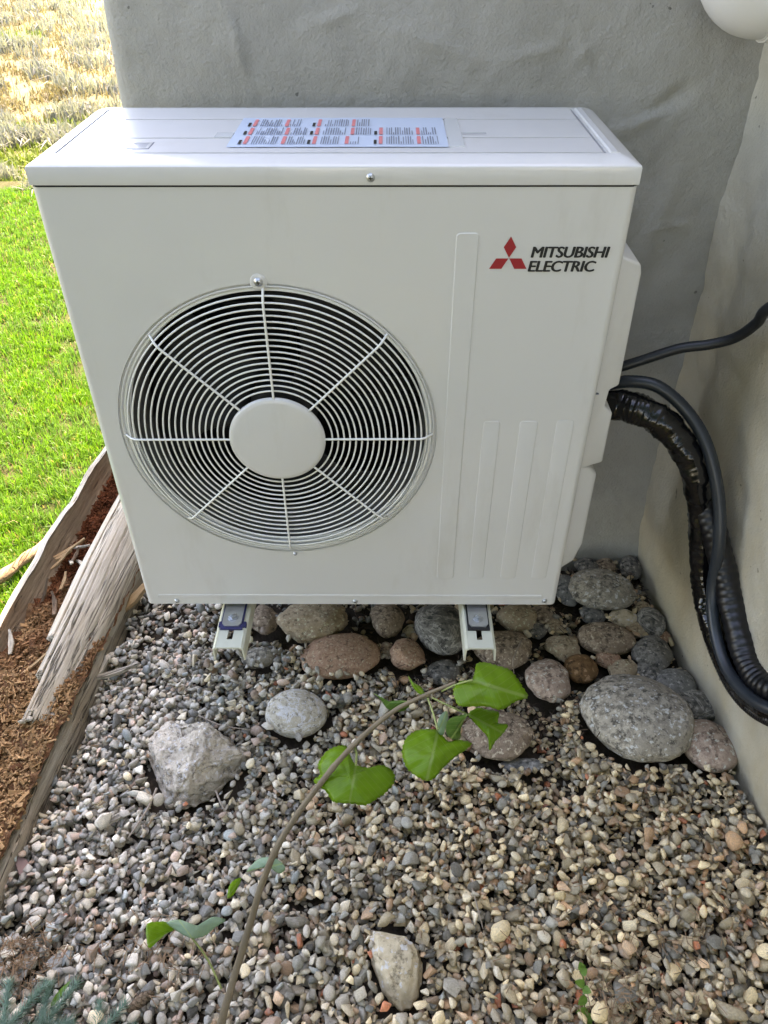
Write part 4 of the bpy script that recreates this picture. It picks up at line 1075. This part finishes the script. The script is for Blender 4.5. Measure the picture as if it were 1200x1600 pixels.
pet([q(553, 1163, 1.19), q(557, 1178, 1.19), q(556, 1196, 1.195)], .0018)
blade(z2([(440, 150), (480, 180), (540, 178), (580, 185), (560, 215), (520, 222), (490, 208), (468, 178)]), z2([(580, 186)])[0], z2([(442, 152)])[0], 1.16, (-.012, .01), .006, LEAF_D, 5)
blade(z2([(570, 85), (590, 110), (620, 130), (634, 160), (606, 150), (584, 122)]), z2([(634, 160)])[0], z2([(570, 85)])[0], 1.13, (.01, -.01), .003, LEAF, 6)
blade(z4([(655, 470), (700, 458), (745, 460), (778, 492), (742, 512), (704, 545), (668, 576), (655, 540)]), z4([(778, 494)])[0], z4([(660, 560)])[0], 1.385, (.02, -.01), .008, LEAF, 7)
blade(z4([(745, 462), (800, 448), (850, 466), (892, 472), (948, 436), (1008, 450), (962, 482), (916, 520), (858, 532), (800, 506)]), z4([(858, 530)])[0], z4([(800, 452)])[0], 1.385, (.012, -.02), .008, LEAF_B, 8)
pet([q(346, 1545, 1.42), q(325, 1500, 1.41), q(300, 1465, 1.39)], .0016)
blade([(385, 1362), (402, 1343), (420, 1339), (436, 1344), (446, 1357), (436, 1365), (420, 1356), (400, 1358)], (430, 1352), (385, 1362), 1.31, (-.01, .01), .006, LEAF_B, 9)
blade(z4([(1015, 352), (1022, 300), (1045, 272), (1078, 262), (1062, 305), (1040, 340)]), z4([(1076, 264)])[0], z4([(1016, 350)])[0], 1.32, (.01, -.01), .004, LEAF, 10)

# ------------------------------------------------------------------ small plants at the bottom edge
def spruce(p0, dirs, label, n=80, L_=.026):
    base = Vector(p0); T = empty('spruce_sprig', base); tag(T, label, 'sprig')
    for k, (d, ln) in enumerate(dirs):
        d = Vector(d).normalized(); pts = [d*ln*t+Vector((0, 0, -.01*t*t)) for t in np.linspace(0, 1, 8)]
        ax = tube('twig', pts, .0018, STEM, T, 6); v = []; f = []
        a0 = d.orthogonal().normalized(); b0 = d.cross(a0)
        for i in range(n*2):
            t = (i+.5)/(n*2)*.96+.06; c = d*ln*min(1, t); a = i*2.399
            nd = ((a0*math.cos(a)+b0*math.sin(a))*.85+d*random.uniform(.55, .9)+Vector((0, 0, .15))).normalized(); sd_ = nd.cross(d).normalized()*.0011
            l = L_*random.uniform(.7, 1.05)*(1-.2*t); b = len(v)
            up_ = nd.cross(sd_).normalized()*.0008
            v += [c-sd_, c+sd_, c+up_, c+nd*l]; f += [(b, b+1, b+3), (b+1, b+2, b+3), (b+2, b, b+3)]
        pyobj('needles', v, f, NEEDLE, ax); ax.children[0]['kind'] = 'stuff'
spruce(at(2, 1618, 2, .07), [((.55, .55, .35), .085), ((-.1, .9, .25), .07), ((.95, .1, .2), .06)], 'blue green spruce sprig in the bottom left corner', 90)
spruce(at(62, 1610, 2, .07), [((.55, .75, .25), .075), ((.0, .9, .3), .06), ((.9, .2, .1), .05)], 'blue green spruce sprig right of the corner sprig', 90)
spruce(at(150, 1625, 2, .03), [((.6, .8, .2), .06), ((-.1, .9, .2), .05), ((.95, .3, .1), .06)], 'low green spruce tip at the bottom edge', 50)
SPR = empty('weed_sprout', at(915, 1600, 2, .01)); so = SPR.location.copy(); tag(SPR, 'tiny pale green weed sprout growing in gravel near the bottom edge', 'weed')
pts = [at(915, 1600, 2, .01)-so, at(913, 1565, 2, .03)-so, at(912, 1535, 2, .045)-so, at(909, 1512, 2, .06)-so]
tube('stem', catmull(pts, 6), .0012, SPROUT, SPR, 6)
for i, (x, y, dx, dy, z) in enumerate(((910, 1515, -4, -12, .06), (909, 1520, 8, -6, .058), (911, 1538, -12, -4, .045), (913, 1545, 10, 6, .045), (914, 1560, -10, 10, .035), (915, 1580, -14, 2, .025), (916, 1590, 16, 0, .02), (915, 1595, 12, 14, .015))):
    leaf(SPR, at(x, y, 2, z)-so, at(x+dx, y+dy, 2, z+.008)-so, V3((0, -.4, 1)), .013, .1, .2, 20+i, SPROUT)
G_ = empty('grass_blade_sprout', at(88, 1560, 2, .02)); go = G_.location.copy(); tag(G_, 'single pale green grass blade above the spruce sprigs at left', 'grass')
leaf(G_, at(84, 1566, 2, .02)-go, at(108, 1533, 2, .06)-go, V3((-.3, -.6, .8)), .010, .1, .3, 40, SPROUT)
# pine cone
PC = empty('pine_cone', at(218, 1565, 2, .03)); tag(PC, 'small brown pine cone lying on gravel near the bottom left', 'pine cone')
PC.rotation_euler = (0, 1.45, .7)
tube('cone_core', [Vector((0, 0, z)) for z in np.linspace(-.022, .022, 8)], lambda i, a: .007*math.sin(math.pi*(i+1)/9)+.001, W_BROWN, PC, 8)
sv = [(-.0035, 0, 0), (.0035, 0, 0), (.005, .006, .002), (0, .009, .004), (-.005, .006, .002), (0, .004, -.002)]
sf = [(0, 1, 2, 3, 4), (0, 5, 1), (1, 5, 2), (2, 5, 3), (3, 5, 4), (4, 5, 0)]
sme = bpy.data.meshes.new('cone_scale'); sme.from_pydata(sv, [], sf); sme.update(); sme.materials.append(W_BROWN)
for i in range(44):
    t = i/44; z = -.021+.042*t; o = bpy.data.objects.new('cone_scale', sme); COL.objects.link(o); o.parent = PC
    s = .55+.6*math.sin(math.pi*(.12+.8*t)); a = i*2.399
    o.matrix_basis = Matrix.Translation((0, 0, z)) @ Matrix.Rotation(a, 4, 'Z') @ Matrix.Translation((0, .003*s, 0)) @ Matrix.Rotation(.5, 4, 'X') @ Matrix.Scale(s, 4)
# dry needles and litter
def litter(name, spots, n, mat, seed, zoff=.01, L0=.010, L1=.028, w=.0007):
    rs = random.Random(seed); v = []; f = []
    for k in range(n):
        cx, cy, sx, sy = rs.choice(spots); p = at(rs.gauss(cx, sx), rs.gauss(cy, sy), 2, .0)
        i = int((p.x-GX0)/RES); j = int((p.y-GY0)/RES)
        if not (0 <= i < gw and 0 <= j < gh) or BLOCK[j, i]: continue
        z = HM[j, i]+zoff*rs.random(); a = rs.uniform(0, 6.28); l = rs.uniform(L0, L1)/2; tl = rs.gauss(0, .25)
        d = Vector((math.cos(a), math.sin(a), tl)).normalized()*l; s = Vector((-d.y, d.x, 0)).normalized()*w; u_ = Vector((0, 0, w*1.4)); c = Vector((p.x, p.y, z+.002)); b = len(v)
        v += [c-d-s, c-d+s, c-d+u_, c+d-s, c+d+s, c+d+u_]; f += [(b, b+1, b+4, b+3), (b+1, b+2, b+5, b+4), (b+2, b, b+3, b+5)]
    tag(pyobj(name, v, f, mat, None, False), kind='stuff')
litter('dry_needles', [(20, 1520, 30, 30), (60, 1490, 30, 20), (230, 1500, 60, 30), (960, 1580, 60, 20), (1000, 1470, 80, 50)], 700, m_plain('dry_needle', (.30, .19, .11), .8), 3)
litter('soil_litter', [(880, 995, 60, 35), (700, 1060, 50, 20), (1000, 920, 30, 40), (600, 1000, 60, 30), (870, 1120, 60, 25), (950, 900, 60, 15), (750, 1050, 60, 25)], 900, m_plain('leaf_litter', (.085, .055, .035), .85), 4, .008, .008, .03, .0010)

# ------------------------------------------------------------------ unseen spruces added behind the camera to shade the unit front
def unseen_shade_spruce(x, y, h, r, label, seed):
    rs = np.random.default_rng(seed); T = empty('unseen_shade_spruce', (x, y, 0)); tag(T, label, 'tree', 'unseen spruces added to shade the unit')
    tube('trunk', [Vector((0, 0, h*t)) for t in np.linspace(-.02, .97, 9)], lambda i, a: .13*(1-i/9)+.012, STEM, T, 10)
    n = int(3600*max(r, 1.6)); t = rs.random(n)**.75; zz = .25+t*(h-.25); rad = r*(1-t)**.85*(.35+.65*rs.random(n)**.5)+.03; a = rs.uniform(0, 2*np.pi, n)
    layer = .9+.25*np.sin(zz*5.5); rad *= layer
    C_ = np.stack([np.cos(a)*rad, np.sin(a)*rad, zz-rad*.22], 1); o_ = np.stack([np.cos(a), np.sin(a), -.35+0*a], 1)+rs.normal(0, .25, (n, 3)); o_ /= np.linalg.norm(o_, axis=1)[:, None]
    s_ = np.cross(o_, rs.normal(0, 1, (n, 3))*.5+np.array([0, 0, 1])); s_ /= np.linalg.norm(s_, axis=1)[:, None]
    L_ = rs.uniform(.12, .3, n)[:, None]; w_ = rs.uniform(.03, .07, n)[:, None]
    V_ = np.stack([C_-o_*L_*.5, C_+s_*w_, C_+o_*L_*.6, C_-s_*w_], 1).reshape(-1, 3); F_ = np.arange(n*4).reshape(-1, 4)
    tt = np.tile(np.array([.055, .095, .065, 1]), (n, 1))*np.append(np.ones(3), 1); tt[:, :3] *= rs.uniform(.6, 1.3, (n, 1))
    bulk('crown', [V_], [F_], [np.repeat(tt, 4, 0)], GRASS, T, True)
unseen_shade_spruce(-2.7, -2.9, 8.0, 1.7, 'unseen tall spruce added behind the viewer on the lawn side to shade the unit', 1)
unseen_shade_spruce(-.7, -3.6, 9.0, 1.9, 'unseen tallest spruce added behind the viewer to shade the fan front', 2)
unseen_shade_spruce(1.5, -3.3, 8.0, 1.7, 'unseen spruce added behind the viewer, facing the house corner, for shade', 3)
unseen_shade_spruce(-1.12, -1.55, 3.6, .78, 'unseen young spruce added left of the viewer to darken the left of the panel', 4)
litter('leaf_flakes', [(300, 1350, 200, 90), (850, 1350, 200, 120), (600, 1250, 250, 80), (110, 1150, 60, 60)], 150, m_plain('leaf_flake', (.30, .21, .13), .8), 9, .006, .006, .016, .0022)
